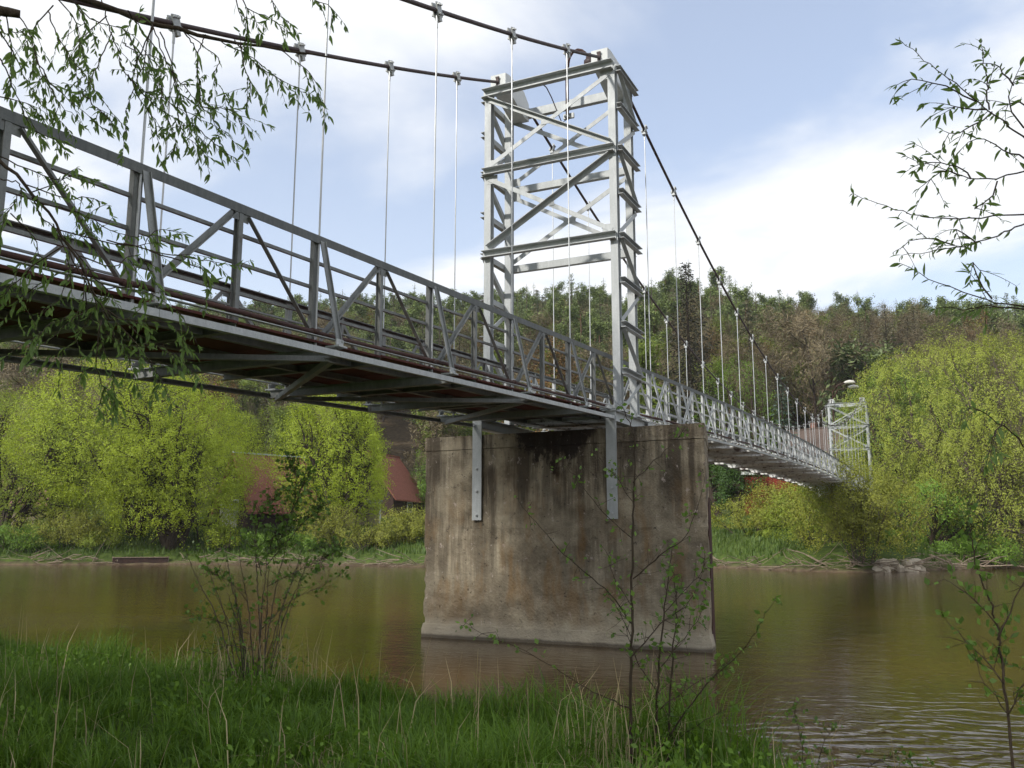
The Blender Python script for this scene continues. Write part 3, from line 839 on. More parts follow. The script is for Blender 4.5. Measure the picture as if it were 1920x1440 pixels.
def grow(rng, stems, P):
    """recursive branching. stems: list of (point, dir, length, radius). P: dict of per-level lists"""
    out = []
    def rec(p, d, L, r, lev):
        n = P['pts'][lev]; step = L/(n-1); pts = [np.array(p, float)]; d = unit(d); dirs = [d]
        for i in range(n-1):
            d = unit(d + rng.normal(0, P['wander'][lev], 3) + np.array((0, 0, P['trop'][lev])))
            pts.append(pts[-1] + d*step); dirs.append(d)
        pts = np.array(pts)
        out.append((pts, np.linspace(r, r*P['taper'][lev], n), lev))
        if lev + 1 >= len(P['pts']): return
        k = P['kids'][lev]; k = max(1, int(round(k*rng.uniform(0.8, 1.2))))
        for c in range(k):
            f = P['start'][lev] + (1-P['start'][lev])*(c + rng.uniform(0, 1))/k
            x = f*(n-1); i = min(int(x), n-2); q = pts[i] + (pts[i+1]-pts[i])*(x-i); t = dirs[i+1]
            a = P['angle'][lev]*rng.uniform(0.7, 1.3); pr = unit(np.cross(t, rng.normal(0, 1, 3)))
            cd = t*math.cos(a) + pr*math.sin(a)
            Lc = L*P['ratio'][lev]*(1 - 0.45*f)*rng.uniform(0.75, 1.25) if 'len' not in P else P['len'][lev+1]*(1-0.4*f)*rng.uniform(0.7, 1.3)
            rec(q, cd, Lc, max(0.003, r*P['rr'][lev]*(1-0.5*f)), lev+1)
    for (p, d, L, r) in stems: rec(p, d, L, r, 0)
    return out

def leaves(rng, C, size, aspect, down=0.0, out_dir=None, facing=None, loose=0.55):
    """rhombus leaves at points C -> (n*4,3); facing: vectors the blades turn towards (light)"""
    n = len(C)
    u = rng.normal(0, 1, (n, 3)); u[:, 2] -= down
    if out_dir is not None: u += out_dir
    u /= np.linalg.norm(u, axis=1)[:, None]
    w = rng.normal(0, 1, (n, 3))
    if facing is not None:
        w = facing + rng.normal(0, loose, (n, 3)); w /= np.linalg.norm(w, axis=1)[:, None]
        u = u - w*np.sum(u*w, 1)[:, None]; u /= np.linalg.norm(u, axis=1)[:, None] + 1e-9
    v = np.cross(u, w); v /= np.linalg.norm(v, axis=1)[:, None] + 1e-9
    s = (size*rng.uniform(0.6, 1.35, n))[:, None]; h = s*aspect*0.5
    return np.stack([C, C + u*s*0.45 + v*h, C + u*s, C + u*s*0.45 - v*h], 1).reshape(-1, 3)

def along(rng, br, lev, n, jit):
    """n random points along branches of level >= lev, jittered"""
    B = [b for b in br if b[2] >= lev]
    Ls = np.array([np.linalg.norm(b[0][-1]-b[0][0]) for b in B]); pick = rng.choice(len(B), n, p=Ls/Ls.sum())
    out = np.empty((n, 3))
    f = rng.random(n)**0.8
    for bi in np.unique(pick):
        m = np.where(pick == bi)[0]; pts = B[bi][0]; k = len(pts)-1
        x = f[m]*k; i = np.minimum(x.astype(int), k-1)
        out[m] = pts[i] + (pts[i+1]-pts[i])*(x-i)[:, None]
    return out + rng.normal(0, jit, (n, 3))

def outward(C):
    """leaf blades turn outwards and up, as they do on an open-grown crown"""
    ctr = np.array((C[:, 0].mean(), C[:, 1].mean(), np.percentile(C[:, 2], 35)))
    v = C - ctr; v /= np.linalg.norm(v, axis=1)[:, None] + 1e-9
    v[:, 2] += 0.45
    return v

def plant(name, label, cat, loc, br, nleaf, leaf, bark, size, aspect=0.42, jit=0.12, lev=2, down=0.3, group=None, scale=1.0, rng=None, crown='crown', stem='trunk', sides=(8, 6, 4, 3, 3)):
    root = thing(name, label, cat, loc, group)
    V, F = tubes([(b[0]*scale, b[1]*scale, sides[min(b[2], 4)]) for i, b in enumerate(br) if b[2] < 3 or i % 3 == 0])
    link(stem, idx_mesh(stem, V, F, bark, smooth=True), root)
    C = along(rng, br, lev, nleaf, jit)*scale
    fc = outward(C)
    link(crown, np_mesh(crown, leaves(rng, C, size, aspect, down, None, fc), 4, leaf), root)
    return root

WILLOW = dict(pts=[7, 6, 5, 4], wander=[0.16, 0.20, 0.22, 0.2], trop=[0.02, 0.10, 0.02, -0.06], taper=[0.45, 0.3, 0.3, 0.4],
              kids=[10, 8, 6], start=[0.08, 0.15, 0.1], angle=[0.95, 0.8, 0.75], ratio=[0.60, 0.55, 0.5], rr=[0.5, 0.45, 0.4])
WEEP = dict(pts=[7, 6, 5, 7], wander=[0.12, 0.2, 0.2, 0.12], trop=[0.05, 0.03, -0.06, -0.34], taper=[0.5, 0.3, 0.3, 0.4],
            kids=[10, 10, 7], start=[0.1, 0.12, 0.1], angle=[0.95, 0.8, 0.8], ratio=[0.66, 0.55, 0.85], rr=[0.5, 0.45, 0.4])
BUSH = dict(pts=[6, 5, 4], wander=[0.12, 0.18, 0.2], trop=[0.03, 0.05, 0.0], taper=[0.4, 0.35, 0.4],
            kids=[9, 6], start=[0.2, 0.1], angle=[0.55, 0.6], ratio=[0.45, 0.5], rr=[0.5, 0.5])
BROAD = dict(pts=[8, 6, 5, 4], wander=[0.05, 0.15, 0.2, 0.2], trop=[0.05, 0.06, 0.05, 0.02], taper=[0.25, 0.3, 0.3, 0.4],
             kids=[13, 7, 6], start=[0.25, 0.2, 0.1], angle=[0.9, 0.7, 0.7], ratio=[0.42, 0.55, 0.5], rr=[0.4, 0.45, 0.4])

def spot(px, d):
    p = at(px, 1000, d); return p[0], p[1], gz(p[0], p[1])
def top_h(px, py, d):
    x, y, z = spot(px, d); return at(px, py, d)[2] - z

def dome_leaves(rng, H, R, nstr, per, L, droop, size, aspect, low=0.12, holes=0.38):
    """leaf sprays over an uneven rounded crown: lumps, gaps and (weeping) hanging strands"""
    bumps = [(unit(rng.normal(0, 1, 3)*np.array((1, 1, 0.7))), rng.uniform(0.10, 0.30), rng.uniform(0.25, 0.6)) for _ in range(26)]
    d = rng.normal(0, 1, (nstr, 3)); d /= np.linalg.norm(d, axis=1)[:, None]
    d = d[d[:, 2] > -0.75]; n = len(d)
    lump = np.zeros(n)
    for b, a, w in bumps: lump += a*np.exp(-((1 - d @ b)/(w*0.5))**1.0)
    g = vnoise(d[:, 0]*7+20+d[:, 2]*5, d[:, 1]*7+20-d[:, 2]*4, 1.0, int(rng.integers(1, 900)))
    keep = g > holes*rng.uniform(0.55, 1.1, n); d, lump = d[keep], lump[keep]; n = len(d)
    lump = np.clip(lump, 0, 0.55)
    zc = H*0.46
    r = (0.62 + lump)*rng.uniform(0.72, 1.0, n)**0.6
    base = np.stack([d[:, 0]*R*r*1.02, d[:, 1]*R*r*1.02, zc + d[:, 2]*np.where(d[:, 2] > 0, H*0.50, H*0.46*(1-low))*np.clip(r, 0, 1.06)], 1)
    t = np.linspace(0, 1, per)[None, :, None]
    ln = (L*rng.uniform(0.5, 1.25, n))[:, None, None]
    dirv = d + rng.normal(0, 0.35, (n, 3)); dirv[:, 2] += 0.25; dirv /= np.linalg.norm(dirv, axis=1)[:, None]
    P = base[:, None, :] + dirv[:, None, :]*ln*(t if droop < 0.5 else np.minimum(t*0.9, 0.35)) + np.array((0, 0, -1.0))*ln*droop*t**1.6
    P = P.reshape(-1, 3) + rng.normal(0, 0.075, (n*per, 3))
    P[:, 2] = np.maximum(P[:, 2], 0.15 + rng.random(len(P))*0.3)
    F = np.repeat(d, per, 0).copy(); F[:, 2] += 0.35
    return leaves(rng, P, size, aspect, 0.9 if droop > 0.5 else 0.1, None, F, 0.6)

def willow_at(px, d, ytop, spread, label, leaf, nleaf, seed, P=WILLOW, nst=4, bark=BARK, size=0.17, thick=0.3, name='willow_tree', lean=0.45, down=0.3, jit=0.16, aspect=0.42, group=None, dome=None):
    rng = np.random.default_rng(seed)
    x, y, z = spot(px, d); H = top_h(px, ytop, d)
    st = []
    for k in range(nst):
        a = k*2*PI/nst + rng.uniform(-0.5, 0.5)
        st.append(((0.25*math.cos(a), 0.25*math.sin(a), -0.1), (lean*math.cos(a), lean*math.sin(a), 1.0), H*0.62, thick*rng.uniform(0.7, 1.1)))
    br = grow(rng, st, P)
    # fit: scale the grown tree to the measured height and spread
    allp = np.vstack([b[0] for b in br]); top = np.percentile(allp[:, 2], 99.7); rad = np.percentile(np.hypot(allp[:, 0], allp[:, 1]), 98 if P is WEEP else 93)
    S = np.array((spread/rad, spread/rad, H*0.985/top))
    br = [(b[0]*S, b[1], b[2]) for b in br]
    if not dome:
        return plant(name, label, 'tree', (x, y, z), br, nleaf, leaf, bark, size, aspect, jit, 2, down, group, 1.0, rng)
    root = plant(name, label, 'tree', (x, y, z), br, nleaf//4, leaf, bark, size, aspect, jit, 2, down, group, 1.0, rng)
    cr = [c for c in root.children if c.name.startswith('crown')][0]
    old = np.empty(len(cr.data.vertices)*3, dtype=np.float32); cr.data.vertices.foreach_get('co', old)
    Q = dome_leaves(rng, H, spread*1.12, dome[0], dome[1], dome[2], dome[3], size*0.78, aspect*1.08)
    cr.data = np_mesh('crown', np.vstack([old.reshape(-1, 3), Q]), 4, leaf)
    return root

# trees of the far bank
willow_at(15, 80, 716, 5.8, 'yellow-green willow at the left edge on the far bank', L_WILLOW3, 36000, 101, dome=(3800, 15, 1.0, 0.0))
willow_at(105, 84, 745, 3.6, 'small yellow-green willow between the leftmost willow and the tallest one', L_WILLOW, 22000, 112, dome=(2200, 14, 0.9, 0.0), nst=3)
willow_at(255, 75, 676, 7.0, 'tallest bright yellow-green willow on the left far bank', L_WILLOW, 85000, 102, dome=(6400, 15, 1.1, 0.0), nst=5)
willow_at(325, 71, 785, 3.7, 'old willow with thick dark leaning stems at the far waterline', L_WILLOW, 40000, 103, dome=(3800, 15, 1.0, 0.05), thick=0.48, nst=5, lean=0.9)
willow_at(425, 92, 752, 3.4, 'thin willow with bare brown twigs left of the dark red gabled hut', L_WILLOW3, 20000, 104, nst=3)
willow_at(628, 71, 740, 3.6, 'bright willow standing over the gap between the two red roofs', L_WILLOW, 48000, 105, dome=(4200, 15, 1.0, 0.0), nst=4)
willow_at(1858, 71, 606, 7.2, 'big round weeping willow filling the right edge of the far bank', L_WILLOW2, 100000, 106, dome=(5600, 21, 1.35, 0.62), P=WEEP, nst=4, thick=0.32, bark=BARK_L, size=0.17, aspect=0.3, down=0.9)
willow_at(1985, 66, 740, 6.0, 'lower willow cut by the right edge of the picture', L_WILLOW2, 50000, 107, dome=(2800, 20, 1.2, 0.62), P=WEEP, nst=4, bark=BARK_L, aspect=0.3, down=0.9)
willow_at(1745, 63.5, 905, 3.6, 'half fallen willow with bare leaning stems above the stones', L_GREEN, 7000, 108, nst=4, lean=1.1, thick=0.16)
willow_at(1712, 78, 800, 2.6, 'light green bushy tree beside the far tower in front of the weeping willow', L_WILLOW2, 9000, 109, nst=4, lean=0.5, thick=0.12, name='bushy_tree')
willow_at(1690, 96, 672, 4.5, 'fresh green tree behind the far tower and left of the weeping willow', L_GREEN, 16000, 110, dome=(1600, 12, 1.0, 0.0), nst=3, name='green_tree')
willow_at(1395, 88, 672, 3.4, 'bright green tree behind the main span right of the dark spruce', L_GREEN, 16000, 111, dome=(1600, 12, 0.9, 0.0), nst=3, name='green_tree')
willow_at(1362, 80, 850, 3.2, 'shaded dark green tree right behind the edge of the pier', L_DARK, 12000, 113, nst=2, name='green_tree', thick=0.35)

def bush_at(px, d, ytop, spread, label, leaf, nleaf, seed, bark=BARK_L, size=0.12, nst=16, name='bush', jit=0.10, cat='bush', group=None, dome=None):
    rng = np.random.default_rng(seed)
    x, y, z = spot(px, d); H = top_h(px, ytop, d)
    st = []
    for k in range(nst):
        a = rng.uniform(0, 2*PI); q = rng.uniform(0.05, 1.0)
        st.append(((0.3*spread*q*math.cos(a), 0.3*spread*q*math.sin(a), -0.1), (0.7*q*math.cos(a), 0.7*q*math.sin(a), 1), H*rng.uniform(0.55, 0.9), 0.035))
    br = grow(rng, st, BUSH)
    allp = np.vstack([b[0] for b in br]); top = np.percentile(allp[:, 2], 99.5); rad = np.percentile(np.hypot(allp[:, 0], allp[:, 1]), 92)
    S = np.array((spread/rad, spread/rad, H/top)); br = [(b[0]*S, b[1], b[2]) for b in br]
    root = plant(name, label, cat, (x, y, z), br, nleaf, leaf, bark, size, 0.45, jit, 1, 0.2, group, 1.0, rng, 'foliage', 'stems', (4, 3, 3, 3, 3))
    if dome:
        cr = [c for c in root.children if c.name.startswith('foliage')][0]
        old = np.empty(len(cr.data.vertices)*3, dtype=np.float32); cr.data.vertices.foreach_get('co', old)
        Q = dome_leaves(rng, H, spread*1.1, dome[0], dome[1], dome[2], dome[3], size*0.95, 0.42, 0.02, 0.45)
        cr.data = np_mesh('foliage', np.vstack([old.reshape(-1, 3), Q]), 4, leaf)
    return root
bush_at(125, 73, 955, 3.0, 'rusty yellow bush at the far waterline below the tallest willow', L_SHRUB, 9000, 201, dome=(800, 10, 0.6, 0.1))
bush_at(30, 74, 975, 3.0, 'green bush at the far waterline in the left corner', L_GREEN, 8000, 202)
bush_at(425, 69, 985, 1.5, 'small yellow-leaved bush beside the old leaning willow', L_WILLOW, 3500, 203)
bush_at(520, 68, 1000, 2.6, 'green bush on the far bank below the dark red gabled hut', L_GREEN, 8000, 204)
bush_at(612, 66, 945, 1.8, 'brownish bush in front of the white framed shed', L_SHRUB, 6500, 205, dome=(500, 10, 0.5, 0.1))
bush_at(775, 65, 958, 2.0, 'olive bush on the far bank close to the left side of the pier', L_SHRUB, 9000, 206, dome=(800, 10, 0.6, 0.1))
bush_at(690, 64, 985, 1.8, 'low twiggy bush at the waterline below the white framed shed', L_SHRUB, 4000, 207)
bush_at(1405, 63, 945, 2.3, 'straw coloured bush nearest the right side of the pier', L_SHRUB, 8000, 208, dome=(900, 10, 0.6, 0.1))
bush_at(1488, 63, 903, 2.4, 'yellow bush reaching up to the deck below the red shed', L_SHRUB, 12000, 209, dome=(1300, 11, 0.7, 0.1))
bush_at(1606, 52.5, 858, 2.7, 'yellow-green bush wrapping the end of the main span', L_SHRUB, 15000, 210, dome=(1500, 11, 0.7, 0.1))
bush_at(1530, 56.0, 915, 2.2, 'dark olive bush in the shade under the main span', L_WILLOW3, 9000, 211, dome=(800, 10, 0.6, 0.1))
bush_at(1672, 61, 995, 2.0, 'low fresh green bush above the pale stones', L_GREEN, 6000, 212)
bush_at(1850, 62.5, 1000, 2.4, 'green bush at the waterline under the weeping willow', L_GREEN, 6000, 213)
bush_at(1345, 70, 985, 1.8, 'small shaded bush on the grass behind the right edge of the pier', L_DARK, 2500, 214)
bush_at(800, 92, 850, 2.4, 'pale green bush on the meadow above the red roof', L_GREEN, 5000, 215, size=0.16)

bush_at(80, 72.5, 1002, 1.8, 'low green bush at the waterline left of the rusty yellow bush', L_GREEN, 4500, 221)
bush_at(185, 71.5, 998, 1.7, 'low olive bush at the waterline just left of the dark edging', L_WILLOW3, 4500, 222)
bush_at(578, 66, 1002, 1.7, 'low green bush at the waterline below the bright willow', L_GREEN, 4500, 223)
bush_at(735, 64, 992, 1.6, 'low yellow bush at the waterline just left of the pier', L_SHRUB, 4500, 224)
bush_at(1445, 61.5, 1000, 1.8, 'low olive bush at the waterline between the pier and the spit', L_WILLOW3, 4500, 225)
bush_at(1790, 62.5, 1015, 1.7, 'low green bush beside the long fallen branch', L_GREEN, 4500, 226)

# ------------------------------------------------------------------ hillside kinds (shared meshes)
def conifer_mesh(name, rng, H, R, leafmat, bark, nb=46, base=0.08, per=16, drop=0.35, tuft=0.40, irregular=0.15):
    V, F = tubes([(np.array([(0, 0, -0.5), (0.05, 0, H*0.5), (0, 0.05, H)]), np.array([H*0.014, H*0.009, 0.02]), 5)])
    quads = []
    for k in range(nb):
        f = base + (1-base)*(k+rng.uniform(0, 1))/nb; z = H*f
        rad = R*(1-f)**0.85*rng.uniform(1-irregular*2, 1+irregular) + 0.15
        for a in rng.uniform(0, 2*PI) + np.arange(6)*2*PI/6 + rng.normal(0, 0.25, 6):
            n = max(3, int(per*(0.3+rad/R)))
            t = (np.arange(n)+rng.random(n))/n
            r = rad*t*rng.uniform(0.75, 1.15)
            C = np.stack([r*np.cos(a), r*np.sin(a), z - drop*rad*t + 0.25*rad*t*t], 1) + rng.normal(0, 0.10, (n, 3))
            u = np.stack([np.cos(a+rng.normal(0, 0.7, n)), np.sin(a+rng.normal(0, 0.7, n)), rng.normal(-0.25, 0.35, n)], 1)
            v = np.cross(u, rng.normal(0, 1, (n, 3))); v /= np.linalg.norm(v, axis=1)[:, None]
            s = (tuft*rng.uniform(0.6, 1.3, n)*(0.6+0.4*(1-f)))[:, None]
            quads.append(np.stack([C, C+u*s*0.5+v*s*0.22, C+u*s, C+u*s*0.5-v*s*0.22], 1).reshape(-1, 3))
    Q = np.vstack(quads)
    nf = len(Q)//4; off = len(V)
    FF = np.vstack([F, np.arange(nf*4).reshape(-1, 4)+off])
    return idx_mesh(name, np.vstack([V, Q]), FF, [bark, leafmat], np.r_[np.zeros(len(F), int), np.ones(nf, int)])

def broad_mesh(name, seed, H, R, leafmat, bark, nleaf, size, aspect=0.5, up=0.0, P=BROAD, thick=0.2, clear=0.25, jit=0.3):
    rng = np.random.default_rng(seed)
    PP = dict(P); PP['start'] = [clear] + P['start'][1:]
    br = grow(rng, [((0, 0, -0.4), (rng.normal(0, 0.05), rng.normal(0, 0.05), 1), H*0.9, thick)], PP)
    allp = np.vstack([b[0] for b in br]); top = allp[:, 2].max(); rad = np.percentile(np.hypot(allp[:, 0], allp[:, 1]), 93)
    S = np.array((R/rad, R/rad, H/top)); br = [(b[0]*S, b[1], b[2]) for b in br]
    V, F = tubes([(b[0], b[1], (6, 4, 3, 3)[b[2]]) for b in br if b[2] < 3])
    Cq = along(rng, br, 2, nleaf, jit); Q = leaves(rng, Cq, size, aspect, -up, None, outward(Cq), 0.7)
    nf = len(Q)//4; off = len(V)
    FF = np.vstack([F, np.arange(nf*4).reshape(-1, 4)+off])
    return idx_mesh(name, np.vstack([V, Q]), FF, [bark, leafmat], np.r_[np.zeros(len(F), int), np.ones(nf, int)])

def pine_mesh(name, seed, H, R, leafmat=None, dead=False):
    rng = np.random.default_rng(seed)
    P = dict(BROAD); P['kids'] = [11, 5, 4]; P['ratio'] = [0.24, 0.5, 0.5]; P['angle'] = [1.15, 0.7, 0.7]
    return broad_mesh(name, seed, H, R, leafmat or L_PINE, BARK_P, 7000, 0.36, 0.4, 0.2, P, 0.17, 0.5, 0.28)
r_ = np.random.default_rng(77)
KINDS = [
    ('spruce', conifer_mesh('spruce', r_, 18, 3.6, L_SPRUCE, BARK), 'dark green spruce in the wood on the far hillside'),
    ('spruce', conifer_mesh('spruce', r_, 16, 3.2, L_SPRUCE, BARK, nb=38, irregular=0.25), 'dark green spruce in the wood on the far hillside'),
    ('dry_spruce', conifer_mesh('dry_spruce', r_, 16, 3.0, L_SPRUCE_B, BARK, nb=34, irregular=0.3, base=0.2), 'brownish drying spruce in the wood on the far hillside'),
    ('pine', pine_mesh('pine', 301, 17, 3.2), 'bare-trunked olive pine on the far hillside'),
    ('pine', pine_mesh('pine', 302, 15.5, 3.4), 'bare-trunked olive pine on the far hillside'),
    ('larch', conifer_mesh('larch', r_, 18, 2.6, L_LARCH, BARK_L, nb=24, base=0.15, per=7, tuft=0.36, irregular=0.3), 'light green larch in the wood on the far hillside'),
    ('bare_tree', broad_mesh('bare_tree', 303, 15, 3.4, L_TWIG, BARK_L, 9000, 0.5, 0.07, 0.7), 'leafless brown tree in the wood on the far hillside'),
    ('bare_tree', broad_mesh('bare_tree', 304, 13, 3.2, L_TWIG, BARK_L, 9000, 0.5, 0.07, 0.7), 'leafless brown tree in the wood on the far hillside'),
    ('budding_tree', broad_mesh('budding_tree', 305, 14, 3.4, L_TWIGR, BARK, 7000, 0.24, 0.3, 0.2), 'russet budding tree in the wood on the far hillside'),
    ('leafing_tree', broad_mesh('leafing_tree', 306, 13, 3.6, L_HILLG, BARK, 8000, 0.25, 0.5, 0.0), 'olive green leafing tree in the wood on the far hillside'),
    ('leafing_tree', broad_mesh('leafing_tree', 307, 11, 3.4, L_HILLG, BARK, 8000, 0.25, 0.5, 0.0), 'olive green leafing tree in the wood on the far hillside'),
]
GROUPS = {'spruce': 'spruces of the hillside wood', 'dry_spruce': 'drying spruces of the hillside wood', 'pine': 'pines of the hillside wood', 'larch': 'larches of the hillside wood',
          'bare_tree': 'leafless trees of the hillside wood', 'budding_tree': 'russet trees of the hillside wood', 'leafing_tree': 'leafing trees of the hillside wood'}

hr = np.random.default_rng(9)
cand = []
for n_ in np.arange(82, 224, 4.0):
    for t_ in np.arange(-230, 130, 4.0):
        x, y = TN*(n_+hr.uniform(-2, 2)) + TT*(t_+hr.uniform(-2, 2)); cand.append((x, y))
cand = np.array(cand)
rel = cand - CAM[:2]; az = np.degrees(np.arctan2(rel[:, 0], rel[:, 1])); dist = np.hypot(rel[:, 0], rel[:, 1])
ok = (az > -66) & (az < 14) & (hr.random(len(cand)) < 0.93)
px_ = 960 + FPX*np.tan(np.radians(az + 25.862))
nn = cand @ TN
# a strip of meadow on the lower slope above the red roof, and house plots
ok &= ~((px_ > 690) & (px_ < 830) & (nn < 112))
ok &= ~((nn < 90) & (px_ > 1480) & (px_ < 1600))
cand, az, dist, nn, px_ = cand[ok], az[ok], dist[ok], nn[ok], px_[ok]
zc_ = ground_z(cand[:, 0], cand[:, 1])
h01 = np.clip((nn-82)/135, 0, 1)
v1 = vnoise(cand[:, 0]+500, cand[:, 1]+500, 26, 21); v2 = vnoise(cand[:, 0]+900, cand[:, 1]+900, 17, 22)
kind = np.zeros(len(cand), int)
for i in range(len(cand)):
    con = h01[i]*1.15 + (v1[i]-0.5)*0.9 + hr.normal(0, 0.10)
    q = hr.random()
    if con > 0.62:      # upper wood: conifers
        kind[i] = hr.choice([0, 1, 2, 3, 4, 5], p=[0.17, 0.13, 0.11, 0.26, 0.22, 0.11])
    elif con > 0.42:
        kind[i] = hr.choice([1, 2, 3, 4, 5, 6, 7, 8, 9], p=[0.11, 0.11, 0.21, 0.18, 0.13, 0.06, 0.05, 0.03, 0.12])
    else:
        g = v2[i]
        kind[i] = hr.choice([6, 7, 8, 9, 10, 2], p=[0.27, 0.20, 0.06, 0.21, 0.18, 0.08]) if g < 0.62 else hr.choice([6, 9, 10, 5, 7], p=[0.14, 0.34, 0.30, 0.10, 0.12])
sc_ = hr.uniform(0.78, 1.12, len(cand)); ro_ = hr.uniform(0, 2*PI, len(cand))
order = np.argsort(dist)
single = [i for i in order if -57 < az[i] < 5.5][:290]
sset = set(int(i) for i in single)
for i in single:
    nm, me, lb = KINDS[kind[i]]
    o = link(nm, me); o.location = (cand[i, 0], cand[i, 1], zc_[i]); o.rotation_euler = (0, 0, ro_[i]); o.scale = (sc_[i],)*3
    pl = 'left of the near tower' if px_[i] < 900 else 'seen behind the near tower' if px_[i] < 1200 else 'between the two towers' if px_[i] < 1540 else 'right of the far tower'
    hh = 'low on' if h01[i] < 0.13 else 'higher up'
    tag(o, lb.replace(' in the wood on the far hillside', '').replace(' on the far hillside', '') + ' ' + hh + ' the hillside ' + pl, 'tree', GROUPS[nm] + ', ' + hh + ' the slope ' + pl)
# the rest of the wood reads as one mass
rest = [i for i in range(len(cand)) if i not in sset]
kcol = bpy.data.collections.new('wood_kinds')
for k, (nm, me, lb) in enumerate(KINDS):
    kcol.objects.link(bpy.data.objects.new('wood_kind_%02d' % k, me))
wm = bpy.data.meshes.new('hillside_wood')
wm.from_pydata([(cand[i, 0], cand[i, 1], zc_[i]) for i in rest], [], [])
for an, ty, arr in (('kind_index', 'INT', kind[rest]), ('size', 'FLOAT', sc_[rest]), ('turn', 'FLOAT', ro_[rest])):
    at_ = wm.attributes.new(an, ty, 'POINT'); at_.data.foreach_set('value', arr)
wood = link('hillside_wood', wm)
tag(wood, 'mixed wood of pine, spruce and leafless trees covering the hill', 'wood', kind='stuff')
ng = bpy.data.node_groups.new('scatter_wood', 'GeometryNodeTree')
ng.interface.new_socket('Geometry', in_out='INPUT', socket_type='NodeSocketGeometry')
ng.interface.new_socket('Geometry', in_out='OUTPUT', socket_type='NodeSocketGeometry')
gi = ng.nodes.new('NodeGroupInput'); go = ng.nodes.new('NodeGroupOutput')
ci = ng.nodes.new('GeometryNodeCollectionInfo'); ci.inputs['Collection'].default_value = kcol
ci.inputs['Separate Children'].default_value = True; ci.inputs['Reset Children'].default_value = True
iop = ng.nodes.new('GeometryNodeInstanceOnPoints'); iop.inputs['Pick Instance'].default_value = True
def named(nm, ty):
    a = ng.nodes.new('GeometryNodeInputNamedAttribute'); a.data_type = ty; a.inputs['Name'].default_value = nm; return a.outputs['Attribute']
cx = ng.nodes.new('ShaderNodeCombineXYZ')
ng.links.new(named('turn', 'FLOAT'), cx.inputs[2])
ng.links.new(gi.outputs[0], iop.inputs['Points']); ng.links.new(ci.outputs[0], iop.inputs['Instance'])
ng.links.new(named('kind_index', 'INT'), iop.inputs['Instance Index']); ng.links.new(cx.outputs[0], iop.inputs['Rotation'])
ng.links.new(named('size', 'FLOAT'), iop.inputs['Scale']); ng.links.new(iop.outputs[0], go.inputs[0])
md = wood.modifiers.new('scatter', 'NODES'); md.node_group = ng

# single trees one can pick out in front of the wood
def single_tree(name, me, px, d, ytop, label, H, wide=1.0):
    x, y, z = spot(px, d); s = top_h(px, ytop, d)/H
    o = link(name, me); o.location = (x, y, z); o.scale = (s*wide, s*wide, s); o.rotation_euler = (0, 0, px*0.7)
    return tag(o, label, 'tree')
rb = np.random.default_rng(55)
single_tree('spruce', conifer_mesh('tall_spruce', rb, 20, 5.0, L_SPRUCE_D, BARK, nb=90, per=22, tuft=0.36, irregular=0.30, base=0.03), 1303, 90, 494, 'tall dark spruce rising behind the hangers right of the near tower', 20)
single_tree('blue_spruce', conifer_mesh('blue_spruce', rb, 12, 2.6, L_BLUE, BARK, nb=30, per=12, tuft=0.4, base=0.02), 1478, 86, 705, 'bluish spruce behind the middle of the main span', 12)
single_tree('bare_tree', broad_mesh('big_bare_tree', 401, 15, 5.0, L_TWIG, BARK, 9000, 0.5, 0.10, 0.5, jit=0.35), 1545, 108, 585, 'broad brown leafless tree on the slope left of the weeping willow', 15, 1.0)
single_tree('bare_tree', broad_mesh('big_bare_tree_b', 402, 14, 4.5, L_TWIG, BARK, 8000, 0.5, 0.10, 0.5, jit=0.35), 1468, 118, 610, 'tall brown leafless tree behind the bluish spruce', 14, 0.9)
single_tree('yew', broad_mesh('dark_yew', 403, 10, 3.2, L_SPRUCE, BARK, 7000, 0.4, 0.4, 0.0, clear=0.05, thick=0.2), 1638, 105, 640, 'dark evergreen tree between the brown tree and the weeping willow', 10)
single_tree('bare_tree', broad_mesh('russet_tree', 404, 12, 3.6, L_TWIGR, BARK, 7000, 0.3, 0.3, 0.2), 1030, 100, 640, 'russet leafed tree seen through the near tower above the railing', 12)
single_tree('green_tree', broad_mesh('lime_tree', 405, 12, 2.4, L_HILLG, BARK, 8000, 0.3, 0.5, 0.0, clear=0.1), 1225, 90, 640, 'olive green tree just right of the near tower legs', 12)
single_tree('bare_tree', broad_mesh('brown_tree_c', 406, 12, 3.6, L_TWIG, BARK, 7000, 0.5, 0.1, 0.5), 800, 96, 735, 'brown leafless tree under the deck left of the pier', 12)
single_tree('bare_tree', broad_mesh('brown_tree_d', 407, 12, 4.2, L_TWIG, BARK, 7000, 0.5, 0.1, 0.5), 70, 100, 660, 'brown leafless tree behind the leftmost willow below the deck', 12)

# ------------------------------------------------------------------ houses of the far bank
def mat_plain(name, lo, hi, rough=0.8, sc=3.0, bump=0.2):
    N = NT(name); v = N.coord(); a = N.noise(v, sc, 6, 0.65)
    return N.principled(N.ramp(a, [(0.3, lo), (0.7, hi)]), rough, 0, N.bump(a, bump, 0.02), 0.3)
ROOF_RED = mat_plain('red_roof', (0.20, 0.070, 0.045), (0.31, 0.125, 0.085), 0.75, 5.0)
ROOF_BROWN = mat_plain('faded_tile_roof', (0.20, 0.10, 0.075), (0.30, 0.17, 0.13), 0.8, 2.0)
ROOF_GREY = mat_plain('grey_brown_roof', (0.09, 0.065, 0.052), (0.15, 0.11, 0.09), 0.8, 5.0)
WALL_DARK = mat_plain('dark_boards', (0.03, 0.018, 0.014), (0.07, 0.04, 0.03), 0.85, 5.0)
WALL_WHITE = mat_plain('white_render', (0.55, 0.52, 0.46), (0.72, 0.69, 0.62), 0.85, 1.0)
